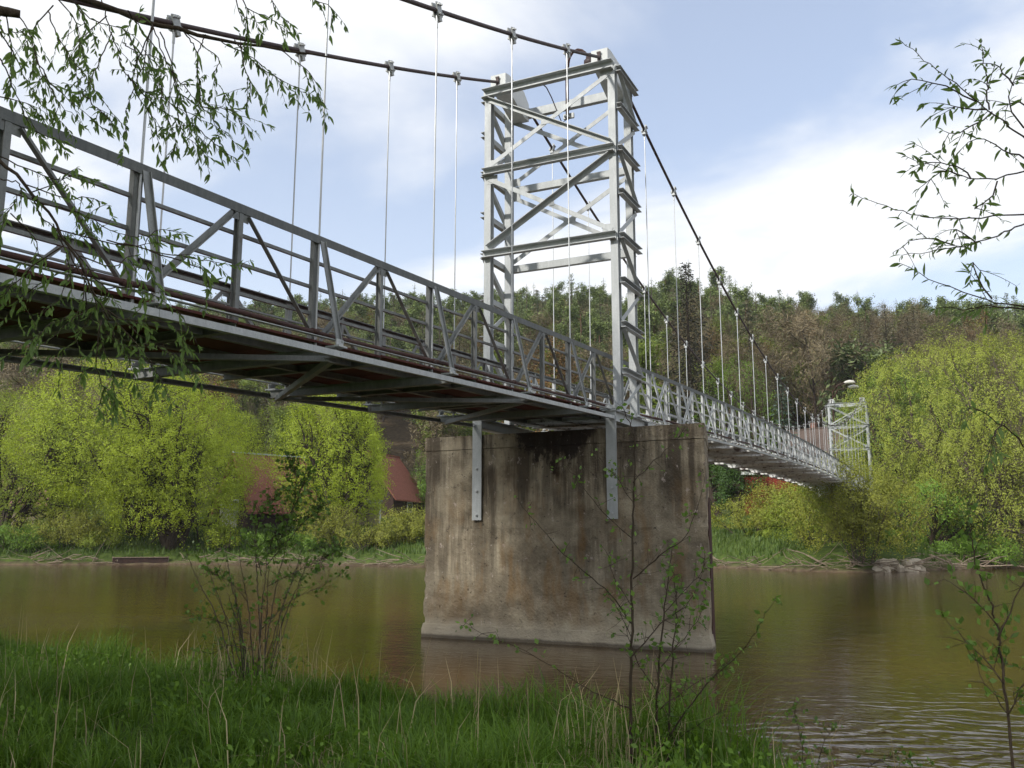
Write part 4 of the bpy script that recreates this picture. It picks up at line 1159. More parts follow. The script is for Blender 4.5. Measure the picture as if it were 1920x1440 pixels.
WALL_BEIGE = mat_plain('beige_boards', (0.22, 0.18, 0.12), (0.34, 0.28, 0.19), 0.85, 4.0)
WALL_RED = mat_plain('dark_red_boards', (0.16, 0.022, 0.016), (0.26, 0.04, 0.028), 0.75, 3.0)
TRIM = mat_plain('white_trim', (0.65, 0.65, 0.62), (0.8, 0.8, 0.77), 0.6, 2.0)
ZINCROOF = mat_plain('zinc_flashing', (0.35, 0.38, 0.42), (0.5, 0.53, 0.57), 0.4, 2.0)
PANE = mat_plain('window_pane', (0.02, 0.025, 0.03), (0.05, 0.06, 0.07), 0.1, 1.0, 0.0)

def house(name, label, x, y, z, w, l, hw, hr, rz, wallm, roofm, over=0.35, windows=(), chimney=False, trim=None, cat='house'):
    """gable at local -y, ridge along local y"""
    root = thing(name, label, cat, (x, y, z)); root.rotation_euler = (0, 0, rz)
    m = MB()
    P = [(-w/2, -l/2, -1), (w/2, -l/2, -1), (w/2, -l/2, hw), (0, -l/2, hw+hr), (-w/2, -l/2, hw), (-w/2, l/2, -1), (w/2, l/2, -1), (w/2, l/2, hw), (0, l/2, hw+hr), (-w/2, l/2, hw)]
    m.add(P, [(0, 1, 2, 3, 4), (9, 8, 7, 6, 5), (0, 5, 6, 1), (1, 6, 7, 2), (4, 9, 5, 0)])
    m.build('wall', wallm, root)
    m = MB(); sl = hr/(w/2)
    t = 0.14
    for sx in (-1, 1):
        a = (0, hw+hr+0.05); b = (sx*(w/2+over), hw-over*sl+0.05)
        Q = []
        for yy in (-l/2-over, l/2+over): Q += [(a[0], yy, a[1]), (b[0], yy, b[1]), (b[0], yy, b[1]+t), (a[0], yy, a[1]+t)]
        F = [(0, 1, 2, 3), (7, 6, 5, 4), (0, 4, 5, 1), (1, 5, 6, 2), (2, 6, 7, 3)]
        m.add(Q, F if sx > 0 else [f[::-1] for f in F])
    rf = m.build('roof', roofm, root)
    m = MB(); m.bar((0, -l/2-over-0.02, hw+hr+0.2), (0, l/2+over+0.02, hw+hr+0.2), rect(0.26, 0.12)); m.build('ridge_cap', ZINCROOF if trim else roofm, rf)
    if trim:
        for sx in (-1, 1):
            m = MB(); m.bar((sx*0.02, -l/2-over-0.03, hw+hr+0.08), (sx*(w/2+over), -l/2-over-0.03, hw-over*sl+0.08), rect(0.05, 0.24)); m.build('barge_board', trim, rf)
    if chimney:
        m = MB(); m.box((w*0.18, l*0.15, hw+hr), (0.5, 0.5, 1.6)); m.box((w*0.18, l*0.15, hw+hr+0.83), (0.62, 0.62, 0.1)); m.build('chimney', ROOF_BROWN, rf)
    for (side, u, zz, ww, hh) in windows:
        m = MB()
        if side == 'g': c = (u, -l/2-0.02, zz); s_ = (ww, 0.06, hh); c2 = (u, -l/2-0.045, zz); s2 = (ww-0.16, 0.03, hh-0.16)
        else: c = (w/2+0.02, u, zz); s_ = (0.06, ww, hh); c2 = (w/2+0.045, u, zz); s2 = (0.03, ww-0.16, hh-0.16)
        m.box(c, s_); f = m.build('window', TRIM, root); m = MB(); m.box(c2, s2); m.build('pane', PANE, f)
    return root
VIEW = lambda px: math.atan2(at(px, 1000, 10)[0]-CAM[0], at(px, 1000, 10)[1]-CAM[1])
x, y, z = spot(500, 82)
house('gabled_hut', 'steep gabled dark hut with red roof edge behind the left willows', x, y, z, 5.0, 6.5, top_h(500, 853, 82)-4.6, 4.4, -VIEW(482)-1.0, WALL_DARK, ROOF_RED, 0.4, [('g', 0, 1.4, 1.2, 1.1)], False, ROOF_RED, 'hut')
x, y, z = spot(712, 90)
house('cottage', 'cottage with a steep orange-red roof left of the pier', x, y, z, 6.2, 7.5, top_h(700, 852, 92)-4.3, 4.1, -VIEW(700)-0.45, WALL_DARK, ROOF_RED, 0.4, [('g', -0.8, 1.3, 1.0, 1.0), ('g', 0.9, 1.3, 1.0, 1.0), ('e', 0, 1.2, 1.2, 1.0)], False)
x, y, z = spot(58, 92)
house('cottage', 'small cottage with a brown roof behind the leftmost willow', x, y, z, 4.5, 6, top_h(58, 903, 92)-2.0, 1.9, -VIEW(58)+1.2, WALL_BEIGE, ROOF_BROWN, 0.4, [('g', 0, 1.0, 1.0, 0.9)])
x, y, z = spot(1545, 98)
house('villa', 'house with a faded tile roof seen through the far end of the main span', x, y, z, 5.0, 6.0, top_h(1540, 800, 98)-2.6, 2.4, -VIEW(1545)+1.1, WALL_WHITE, ROOF_GREY, 0.5, [('g', -1.4, 3.5, 1.1, 1.3), ('g', 1.4, 3.5, 1.1, 1.3), ('e', 0, 3.5, 1.1, 1.3)], True)
# white framed shed
x, y, z = spot(678, 74)
sh = thing('garden_shed', 'low shed with a white frame and olive boards below the orange-red roof', 'shed', (x, y, z)); sh.rotation_euler = (0, 0, -VIEW(678))
hs = top_h(678, 940, 74)
m = MB(); m.box((0, 1.2, hs/2-0.5), (2.9, 2.3, hs+0.9)); m.build('wall', WALL_BEIGE, sh)
m = MB(); m.box((0, 1.15, hs+0.06), (3.2, 2.7, 0.10)); m.build('roof', ZINCROOF, sh)
for bx, bz, sx_, sz_ in ((-1.42, hs/2-0.5, 0.14, hs+0.9), (1.42, hs/2-0.5, 0.14, hs+0.9), (0, hs-0.08, 2.7, 0.14)):
    m = MB(); m.box((bx, 0.02, bz), (sx_, 0.10, sz_)); m.build('frame', TRIM, sh)
for k in range(6):
    m = MB(); m.box((-1.12+k*0.45, 0.035, hs/2-0.5), (0.40, 0.03, hs+0.6)); m.build('board', WALL_BEIGE, sh)
# red shed under the main span
x, y, z = spot(1440, 80)
sh = thing('red_shed', 'dark red shed with a white eave under the middle of the main span', 'shed', (x, y, z)); sh.rotation_euler = (0, 0, -VIEW(1440)+0.15)
hs = top_h(1440, 886, 80)
m = MB(); m.box((0.4, 1.5, hs/2-0.5), (4.4, 3.0, hs+0.6)); m.build('wall', WALL_RED, sh)
m = MB(); m.box((0.4, 1.5, hs-0.05), (4.9, 3.5, 0.26)); m.build('eave', TRIM, sh)
for k in range(11):
    m = MB(); m.box((-1.6+k*0.4, -0.02, hs/2-0.55), (0.375, 0.03, hs+0.4)); m.build('board', WALL_RED, sh)
# pale wall pieces seen between willow trunks
x, y, z = spot(450, 80)
sh = thing('garden_wall', 'low whitewashed garden wall behind the old leaning willow', 'wall', (x, y, z)); sh.rotation_euler = (0, 0, -VIEW(450))
m = MB(); m.box((0, 0, 0.7), (3.4, 0.25, 2.2)); m.build('wall_body', WALL_WHITE, sh); m = MB(); m.box((0, 0, 1.85), (3.6, 0.36, 0.1)); m.build('coping', TRIM, sh)

# street lamp with two heads on the landing behind the far tower
x, y, z = spot(1600, 74); ht = top_h(1600, 716, 74)
sl = thing('street_lamp', 'street lamp with two pale oval heads above the far tower', 'street lamp', (x, y, z)); sl.rotation_euler = (0, 0, -VIEW(1600))
m = MB(); m.tube([(-0.9, 0, -0.3), (-0.9, 0, ht-1.3), (-0.85, 0, ht-0.7), (-0.5, 0, ht-0.2), (0.1, 0, ht-0.02)], [0.07, 0.06, 0.05, 0.04, 0.035], 8); m.build('pole', RUST, sl, True)
m = MB(); m.tube([(-0.88, 0, ht-1.2), (-0.5, 0.2, ht-0.55), (0.3, 0.4, ht-0.34)], [0.05, 0.04, 0.035], 8); m.build('arm', RUST, sl, True)
for cx_, cy_, cz_ in ((0.42, 0, ht), (0.68, 0.45, ht-0.32)):
    m = MB(); pts = [(cx_-0.42, cy_, cz_-0.01), (cx_-0.3, cy_, cz_), (cx_, cy_, cz_+0.03), (cx_+0.28, cy_, cz_+0.0), (cx_+0.42, cy_, cz_-0.05)]
    m.tube(pts, [0.03, 0.10, 0.145, 0.11, 0.03], 10); m.build('lamp_head', WALL_WHITE, sl, True)

# ------------------------------------------------------------------ far waterline: stones, edging, driftwood
rs = np.random.default_rng(66)
STONE = mat_plain('pale_stone', (0.34, 0.28, 0.21), (0.56, 0.48, 0.37), 0.9, 4.0, 0.6)
def stone_mesh(rng, s):
    m = MB(); a = 7; b = 4; P = []
    for j in range(b+1):
        ph = -PI/2 + PI*j/b
        for i in range(a):
            th = 2*PI*i/a; r = rng.uniform(0.8, 1.1)
            P.append((s[0]*r*math.cos(ph)*math.cos(th), s[1]*r*math.cos(ph)*math.sin(th), s[2]*rng.uniform(0.85, 1.1)*math.sin(ph)))
    F = [(j*a+i, j*a+(i+1) % a, (j+1)*a+(i+1) % a, (j+1)*a+i) for j in range(b) for i in range(a)]
    m.add(P, F); return m.mesh('stone', STONE)
def far_edge(px):
    """first ground above the water along the line of sight"""
    d = np.arange(48, 82, 0.1); u = at(px, 1000, 1.0) - CAM
    X = CAM[0] + u[0]*d; Y = CAM[1] + u[1]*d
    i = int(np.argmax((ground_z(X, Y) > 0.05) & (TN[0]*X + TN[1]*Y > 25)))
    return X[i], Y[i], d[i]
smeshes = [stone_mesh(rs, s) for s in ((0.42, 0.35, 0.3), (0.55, 0.4, 0.26), (0.34, 0.3, 0.28), (0.6, 0.45, 0.22), (0.3, 0.26, 0.22))]
for k in range(13):
    px = 1642 + k*6.6 + rs.uniform(-3, 3); x, y, d = far_edge(px)
    o = link('stone', smeshes[k % 5]); o.location = (x+rs.uniform(-0.2, 0.2), y-0.15+rs.uniform(-0.2, 0.3)+0.45*(k % 2), 0.10 + 0.32*(k % 2) + rs.uniform(-0.06, 0.06)); o.rotation_euler = (rs.uniform(-0.3, 0.3), rs.uniform(-0.3, 0.3), rs.uniform(0, 6))
    tag(o, 'pale block of stone in the short bank wall right of the far tower', 'stone', 'stones of the short bank wall')
# timber edging below the old willow
xa, ya, da = far_edge(215); xb, yb, db = far_edge(318)
ed = thing('bank_edging', 'dark low edging with a pale top along the water below the old willow', 'edging', (xa, ya, 0)); A = np.array((xa, ya, 0)); B = np.array((xb, yb, 0)); dd = unit(B-A); nn_ = np.array((dd[1], -dd[0], 0))
m = MB(); m.bar(nn_*0.05+np.array((0, 0, 0.14)), (B-A)+nn_*0.05+np.array((0, 0, 0.14)), rect(0.16, 0.62)); m.build('edging_board', WALL_DARK, ed)
m = MB(); m.bar(nn_*0.05+np.array((0, 0, 0.475)), (B-A)+nn_*0.05+np.array((0, 0, 0.475)), rect(0.26, 0.05)); m.build('top_board', DEADWOOD, ed)
for k in range(5):
    q = (B-A)*k/4-nn_*0.16; m = MB(); m.tube([q+np.array((0, 0, -0.8)), q+np.array((0, 0, 0.52))], 0.06, 7); m.build('post', DEADWOOD, ed)
# driftwood: uncountable tangle
brs = []
for k in range(420):
    px = rs.uniform(-40, 790) if k % 2 else rs.uniform(1330, 1960)
    if 205 < px < 325: continue
    x, y, d = far_edge(px); p = np.array((x, y, 0.0)) + np.array((rs.normal(0, 0.3), rs.normal(0.1, 0.35), rs.uniform(0.05, 0.5)))
    a = rs.normal(0.33, 0.5) + (PI if rs.random() < 0.5 else 0); L = rs.uniform(0.5, 2.2)
    dv = np.array((math.cos(a), math.sin(a), rs.normal(0.12, 0.25))); q = p + dv*L*0.5 + rs.normal(0, 0.08, 3); e = p + dv*L + rs.normal(0, 0.12, 3)
    r0 = rs.uniform(0.012, 0.04); brs.append((np.array([p, q, e]), np.array([r0, r0*0.8, r0*0.4]), 4))
V, F = tubes(brs)
tag(link('driftwood', idx_mesh('driftwood', V, F, DEADWOOD, smooth=True)), 'tangle of bleached driftwood and roots along the far waterline', 'driftwood', kind='stuff')
# one long bleached branch lying at the water on the right
x, y, d = far_edge(1760); fb = thing('fallen_branch', 'long bleached fallen branch at the waterline below the weeping willow', 'branch', (x, y, 0.2))
def limb(pts, r0, r1, sd=6): return (np.array(pts, float), np.linspace(r0, r1, len(pts)), sd)
V, F = tubes([limb([(-0.5, 0, 0.6), (0.6, -0.2, 0.12), (2.2, -0.5, 0.02), (3.6, -0.45, 0.1), (5.0, -0.7, -0.12)], 0.07, 0.02)]); link('bough', idx_mesh('bough', V, F, DEADWOOD, smooth=True), fb)
for pts in ([(0.6, -0.2, 0.12), (0.2, -0.5, 0.6), (-0.6, -0.6, 0.9)], [(-0.5, 0, 0.6), (-1.4, -0.2, 0.75), (-2.4, -0.4, 0.5)], [(-0.2, 0, 0.5), (-0.9, -0.6, 0.3), (-1.2, -0.8, -0.2)], [(2.2, -0.5, 0.05), (2.8, -0.6, 0.5), (3.4, -0.6, 0.6)]):
    V, F = tubes([limb(pts, 0.04, 0.012, 5)]); link('twig', idx_mesh('twig', V, F, DEADWOOD, smooth=True), fb)

# ------------------------------------------------------------------ grass
L_GRASS = mat_leaf('bank_grass', (0.0552, 0.1155, 0.0116), (0.1587, 0.2716, 0.0264), 0.35, 0.6, 0.6, 0.45)
L_GRASSF = mat_leaf('far_grass', (0.0525, 0.0990, 0.0160), (0.1200, 0.1800, 0.0320), 0.3, 0.5, 0.3)
L_STRAW = mat_leaf('dry_straw', (0.2860, 0.2210, 0.1170), (0.5460, 0.4420, 0.2470), 0.2, 0.7, 1.0)
def blades(rng, X, Y, Z, h, w, bend, a=None):
    n = len(X); a = rng.uniform(0, 2*PI, n) if a is None else a; d = np.stack([np.cos(a), np.sin(a), np.zeros(n)], 1); s = np.stack([-np.sin(a), np.cos(a), np.zeros(n)], 1)
    b = np.stack([X, Y, Z-0.03], 1); k = (bend*rng.uniform(0.2, 1.3, n))[:, None]; h = h[:, None]; w = w[:, None]
    up = np.array((0, 0, 1.0))
    p1 = b + up*h*0.55 + d*h*k*0.25; p2 = b + up*h*(0.95-0.25*k) + d*h*k*0.85
    V = np.stack([b-s*w, b+s*w, p1+s*w*0.8, p1-s*w*0.8, p2+s*w*0.12, p2-s*w*0.12], 1).reshape(-1, 3)
    i = np.arange(n)[:, None]*6
    return V, np.vstack([i+np.array([[0, 1, 2, 3]]), i+np.array([[3, 2, 4, 5]])])
gr = np.random.default_rng(12)
def scatter(n, x0, x1, y0, y1, emin=0.02):
    X = gr.uniform(x0, x1, n); Y = gr.uniform(y0, y1, n); e = np.interp(X, NBX, NBY) - Y; k = e > emin
    return X[k], Y[k], e[k]
X, Y, E_ = scatter(150000, -11, 8.5, -14.2, -5.9)
rel = np.stack([X-CAM[0], Y-CAM[1]], 1); a_ = np.degrees(np.arctan2(rel[:, 0], rel[:, 1])); dd_ = np.hypot(rel[:, 0], rel[:, 1])
k = (a_ > -64) & (a_ < 14) & (dd_ > 2.0)
tus = vnoise(X+40, Y+40, 0.55, 30); big = vnoise(X+70, Y+70, 1.7, 31)
k &= gr.random(len(X)) < (0.35 + 0.65*tus)
X, Y, E_, tus, big = X[k], Y[k], E_[k], tus[k], big[k]
H_ = (0.05 + 0.22*tus*big*1.8 + 0.08*gr.random(len(X)))*(0.75+0.5*smooth((E_-0.1)/0.6))
def mound(cx, cy, r, amp):
    global H_
    H_ = H_ + amp*np.exp(-((X-cx)**2+(Y-cy)**2)/r**2)
for (mx, my, mr, ma) in ((1.35, -7.4, 0.45, 0.30), (4.9, -8.5, 0.5, 0.28), (3.6, -7.7, 0.7, 0.22), (-3.2, -6.7, 0.8, 0.30), (2.6, -7.6, 0.6, 0.12), (-1.0, -7.2, 0.5, 0.12)): mound(mx, my, mr, ma)
V, F = blades(gr, X, Y, ground_z(X, Y), H_*gr.uniform(0.6, 1.25, len(X)), gr.uniform(0.0028, 0.0070, len(X)), np.full(len(X), 0.8))
tx, ty, te = scatter(2600, -11, 8.5, -14.0, -6.0, 0.05)
ta = np.degrees(np.arctan2(tx-CAM[0], ty-CAM[1])); kk = (ta > -64) & (ta < 14); tx, ty = tx[kk], ty[kk]
nb_ = 46; tb = gr.uniform(0.6, 1.25, len(tx)); TX = np.repeat(tx, nb_); TY = np.repeat(ty, nb_); ts = np.repeat(tb, nb_)
ra_ = gr.uniform(0, 2*PI, len(TX)); rr2 = 0.07*np.sqrt(gr.random(len(TX)))*ts
V2, F2 = blades(gr, TX+rr2*np.cos(ra_), TY+rr2*np.sin(ra_), ground_z(TX, TY), (0.15+0.20*gr.random(len(TX)))*ts, gr.uniform(0.003, 0.0068, len(TX)), gr.uniform(0.5, 1.5, len(TX)), ra_ + gr.normal(0, 0.4, len(TX)))
F = np.vstack([F, F2+len(V)]); V = np.vstack([V, V2])
tag(link('bank_grass', idx_mesh('bank_grass', V, F, L_GRASS)), 'long lush green grass on the shaded near bank', 'grass', kind='stuff')
# broad-leaved weeds among it
X, Y, E_ = scatter(26000, -8, 7, -12, -6.2, 0.15)
k = vnoise(X+11, Y+11, 0.9, 35) > 0.62; X, Y = X[k], Y[k]
C = np.stack([X, Y, ground_z(X, Y) + gr.uniform(0.05, 0.36, len(X))], 1)
tag(link('bank_weeds', np_mesh('bank_weeds', leaves(gr, C, 0.042, 0.6, 0.1), 4, L_GRASS)), 'patches of low broad-leaved weeds in the near grass', 'weeds', kind='stuff')
# dry straw
X, Y, E_ = scatter(1500, -7, 6.5, -11.5, -6.6, 0.2)
k = gr.random(len(X)) < np.where((np.hypot(X-4.5, Y+9.0) < 0.5) | (np.hypot(X-0.2, Y+7.8) < 0.8), 1.0, 0.30); X, Y = X[k], Y[k]
xd, yd, ed_ = scatter(9000, -9, 7, -12.5, -6.4, 0.05); kd = vnoise(xd+5, yd+5, 0.8, 44) > 0.5; xd, yd = xd[kd], yd[kd]
Vd, Fd = blades(gr, xd, yd, ground_z(xd, yd), gr.uniform(0.10, 0.30, len(xd)), gr.uniform(0.002, 0.0045, len(xd)), gr.uniform(0.8, 1.7, len(xd)))
X = np.r_[X, gr.normal(4.45, 0.16, 60), gr.normal(0.25, 0.35, 60)]; Y = np.r_[Y, gr.normal(-9.2, 0.2, 60), gr.normal(-8.0, 0.25, 60)]
V, F = blades(gr, X, Y, ground_z(X, Y), gr.uniform(0.35, 0.85, len(X)), gr.uniform(0.0022, 0.0045, len(X)), gr.uniform(0.1, 1.0, len(X)))
F = np.vstack([F, Fd+len(V)]); V = np.vstack([V, Vd])
tag(link('dry_stalks', idx_mesh('dry_stalks', V, F, L_STRAW)), 'scattered dry straw stalks in the near grass', 'straw', kind='stuff')
# far bank grass
X = gr.uniform(-75, 30, 110000); Y = gr.uniform(15, 80, 110000); n_ = TN[0]*X+TN[1]*Y; Z = ground_z(X, Y)
rel = np.stack([X-CAM[0], Y-CAM[1]], 1); a_ = np.degrees(np.arctan2(rel[:, 0], rel[:, 1]))
k = (Z > 0.35) & (n_ > 38) & (n_ < 64) & (a_ > -60) & (a_ < 8)
X, Y, Z = X[k], Y[k], Z[k]
V, F = blades(gr, X, Y, Z, gr.uniform(0.2, 0.6, len(X)), gr.uniform(0.02, 0.05, len(X)), np.full(len(X), 0.6))
tag(link('far_bank_grass', idx_mesh('far_bank_grass', V, F, L_GRASSF)), 'rough green grass on the far bank', 'grass', kind='stuff')

# ------------------------------------------------------------------ near trees and branches
def big_tree(name, label, x, y, H, R, leaf, nleaf, seed, clear=0.35):
    rng = np.random.default_rng(seed); P = dict(BROAD); P['start'] = [clear, 0.2, 0.1]
    br = grow(rng, [((0, 0, -0.3), (rng.normal(0, 0.04), rng.normal(0, 0.04), 1), H*0.92, 0.30)], P)
    allp = np.vstack([b[0] for b in br]); top = allp[:, 2].max(); rad = np.percentile(np.hypot(allp[:, 0], allp[:, 1]), 94)
    br = [(b[0]*np.array((R/rad, R/rad, H/top)), b[1], b[2]) for b in br]
    return plant(name, label, 'tree', (x, y, gz(x, y)), br, nleaf, leaf, BARK, 0.26, 0.5, 0.25, 2, 0.3, None, 1.0, rng)
big_tree('bank_tree', 'tall bank tree behind the viewer left of the bridge', -8.0, -20.0, 18.5, 4.6, L_NEAR, 15000, 501, 0.2)
big_tree('bank_tree', 'tall bank tree behind the near end of the bridge', -13.5, -19.0, 18.5, 4.6, L_NEAR, 15000, 502, 0.2)
big_tree('bank_tree', 'tall bank tree between the anchor block and the viewer', -3.5, -22.0, 18.0, 4.2, L_NEAR, 15000, 505, 0.2)
big_tree('bank_tree', 'tall bank tree right behind the viewer', 3.2, -21.5, 15.5, 4.6, L_NEAR, 12000, 503, 0.3)

LEAF_MESHES = []
def leaf_shape(L, W, fold, curl):
    m = MB(); xs = [0, 0.22, 0.5, 0.78, 1.0]; ws = [0.10, 0.75, 1.0, 0.62, 0.02]
    mid = [(0, L*x, -curl*L*x*x) for x in xs]; lf = [(-W/2*w, L*x, -curl*L*x*x + fold*W*w) for x, w in zip(xs, ws)]; rt = [(W/2*w, L*x, -curl*L*x*x + fold*W*w) for x, w in zip(xs, ws)]
    m.add(mid+lf+rt, [(i, i+1, 5+i+1, 5+i) for i in range(4)] + [(i+1, i, 10+i, 10+i+1) for i in range(4)]); return m
for (L, W, f_, c_) in ((0.058, 0.015, 0.15, 0.25), (0.050, 0.014, 0.22, 0.45), (0.064, 0.016, 0.10, 0.12), (0.040, 0.013, 0.2, 0.3), (0.046, 0.016, 0.05, 0.6), (0.030, 0.010, 0.3, 0.2)):
    LEAF_MESHES.append(leaf_shape(L, W, f_, c_))
def bez(pts, n):
    """smooth polyline through points"""
    pts = np.asarray(pts, float); t = np.linspace(0, len(pts)-1, n); i = np.minimum(t.astype(int), len(pts)-2); f = (t-i)[:, None]
    P = np.vstack([2*pts[0]-pts[1], pts, 2*pts[-1]-pts[-2]]); a, b, c, d = P[i], P[i+1], P[i+2], P[i+3]
    return 0.5*((2*b)+(-a+c)*f+(2*a-5*b+4*c-d)*f*f+(-a+3*b-3*c+d)*f**3)
def frame_mats(P, D, rng, roll=1.2):
    """leaf frames: y along D, z roughly up with random roll"""
    up = np.array((0, 0, 1.0)) + rng.normal(0, roll*0.5, (len(P), 3)); y = D/np.linalg.norm(D, axis=1)[:, None]
    x = np.cross(y, up); x /= np.linalg.norm(x, axis=1)[:, None]+1e-9; z = np.cross(x, y)
    return x, y, z
def leafy_tree(root, base, limbs, twigs, seed, depth, leafmat, bark, spacing=0.022, nsingle=300, lscale=1.0, hang=0.9, start=0.22, sub=2):
    """limbs: list of world polylines with radii; twigs: pixel polylines at depth range. returns after adding parts"""
    rng = np.random.default_rng(seed); base = np.asarray(base)
    for pts, r0, r1 in limbs:
        q = bez(pts, 26); q[1:-1] += rng.normal(0, 0.006, (24, 3)); V, F = tubes([])if False else (None, None)
        m = MB(); m.tube(q-base, np.linspace(r0, r1, 26), 8); m.build('limb', bark, root, True)
    LP, LD = [], []
    tw = []
    for t in twigs:
        d0, d1 = rng.uniform(*depth), rng.uniform(*depth)
        ds = np.linspace(d0, d1, len(t)); pts = np.array([at(px, py, d) for (px, py), d in zip(t, ds)])
        L = np.linalg.norm(np.diff(pts, axis=0), axis=1).sum(); n = max(6, int(L/0.035)); q = bez(pts, n); q[1:] += rng.normal(0, 0.0035, (n-1, 3))
        tw.append((q, np.linspace(0.0034, 0.0011, n), start))
        for s_ in range(sub):      # short side shoots
            j = rng.integers(int(n*0.3), n-1); dr = unit(q[j]-q[j-1]); cd = unit(dr + rng.normal(0, 0.7, 3) + np.array((0, 0, -0.25))); l2 = rng.uniform(0.07, 0.17)
            k = 6; qq = q[j] + np.linspace(0, 1, k)[:, None]*cd*l2 + np.linspace(0, 1, k)[:, None]**2*np.array((0, 0, -0.03)); tw.append((qq, np.linspace(0.0016, 0.0008, k), 0.15))
    for q, r, st in tw:
        m = MB(); m.tube(q-base, r, 5); m.build('twig', bark, root, True)
        seg = np.linalg.norm(np.diff(q, axis=0), axis=1); cum = np.r_[0, np.cumsum(seg)]
        s = np.arange(cum[-1]*st, cum[-1], spacing) + rng.uniform(0, 0.01)
        s = s[s < cum[-1]]
        for side, sv in enumerate(s):
            if rng.random() < 0.12: continue
            i = min(np.searchsorted(cum, sv)-1, len(q)-2); i = max(i, 0); f = (sv-cum[i])/(seg[i]+1e-9); p = q[i]+(q[i+1]-q[i])*f; t = unit(q[i+1]-q[i])
            sd = unit(np.cross(t, rng.normal(0, 1, 3))); LP.append(p); LD.append(unit(t*0.75+sd*0.75+np.array((0, 0, -hang*rng.uniform(0.2, 1.1)))))
        for k in range(3): LP.append(q[-1]); LD.append(unit(unit(q[-1]-q[-2])+rng.normal(0, 0.45, 3)+np.array((0, 0, -0.3))))
    LP, LD = np.array(LP), np.array(LD); x, y, z = frame_mats(LP, LD, rng)
    sc = rng.uniform(0.45, 1.25, len(LP))*lscale; vi = rng.integers(0, 6, len(LP))
    dcam = np.linalg.norm(LP-CAM, axis=1); show = np.argsort(dcam/sc)
    single = set(show[:nsingle].tolist())
    meshes = [mm.mesh('leaf', leafmat) for mm in LEAF_MESHES]
    from mathutils import Matrix
    rest = MB()
    for i in range(len(LP)):
        R = np.stack([x[i], y[i], z[i]], 1)*sc[i]
        if i in single:
            o = link('leaf', meshes[vi[i]], root)
            M = Matrix(((R[0, 0], R[0, 1], R[0, 2], LP[i, 0]-base[0]), (R[1, 0], R[1, 1], R[1, 2], LP[i, 1]-base[1]), (R[2, 0], R[2, 1], R[2, 2], LP[i, 2]-base[2]), (0, 0, 0, 1)))
            o.matrix_local = M
        else:
            mm = LEAF_MESHES[vi[i]]; rest.add(mm.V[0] @ R.T + LP[i]-base, mm.F)
    if rest.n: tag(rest.build('foliage', leafmat, root), kind='stuff')
    return len(LP)

# willow on the left whose boughs hang into the picture
WB = np.array((1.0, -15.6, 0.0)); WB[2] = gz(WB[0], WB[1])
nw = big_tree('willow_tree', 'near willow whose leafy boughs hang in at the upper left', WB[0], WB[1], 15.5, 4.3, L_NEAR, 9000, 504, 0.45)
tw_left = [
 [(190, 0), (215, 80), (245, 150), (330, 200), (420, 245)], [(285, 45), (320, 130), (370, 190), (460, 290)], [(300, 60), (330, 150), (340, 240), (400, 300)],
 [(285, 45), (270, 110), (240, 200), (235, 245)], [(345, 60), (370, 100), (372, 180), (440, 230)], [(385, 65), (370, 110), (375, 190), (350, 280)],
 [(285, 50), (250, 150), (290, 230), (300, 300)], [(330, 170), (380, 200), (440, 210), (465, 275)], [(300, 150), (310, 210), (330, 270), (310, 300)],
 [(240, 140), (280, 190), (340, 230), (390, 270)], [(320, 130), (360, 230), (420, 280), (445, 305)],
 [(380, 65), (440, 90), (500, 130), (560, 190)], [(440, 75), (480, 120), (530, 150), (590, 185)], [(340, 55), (410, 110), (400, 145), (440, 190)], [(520, 90), (560, 120), (590, 150), (600, 190)], [(450, 80), (460, 130), (470, 160), (460, 205)],
 [(450, -10), (470, 20), (500, 30), (540, 60)], [(560, -15), (590, 0), (620, 10), (625, 30)], [(440, -20), (450, 20), (465, 50), (460, 85)], [(500, -20), (515, 10), (530, 35), (545, 45)],
 [(30, 20), (60, 70), (75, 130), (110, 190), (150, 230)], [(10, 20), (20, 80), (25, 130), (15, 155)], [(110, 0), (140, 40), (150, 80), (140, 110)], [(100, 10), (60, 60), (70, 100), (50, 150)],
 [(60, 90), (90, 150), (120, 180), (200, 245)], [(0, 60), (30, 110), (60, 170), (130, 245)], [(200, 30), (165, 60), (150, 80), (155, 105)], [(210, 60), (180, 130), (165, 160), (150, 190)],
 [(230, 80), (260, 100), (300, 110), (310, 140)], [(-10, 180), (30, 190), (60, 200), (80, 220)], [(150, 170), (180, 200), (200, 220), (215, 240)], [(90, 20), (110, 70), (150, 130), (215, 220)], [(-10, 10), (5, 60), (40, 60), (55, 90)],
 [(240, 60), (270, 130), (300, 150), (290, 190)], [(130, 0), (180, 40), (240, 60), (290, 120)], [(0, 110), (20, 150), (60, 240), (120, 265)],
 [(120, -10), (150, 20), (160, 50), (185, 75)], [(240, 20), (255, 40), (275, 70), (290, 85)]]
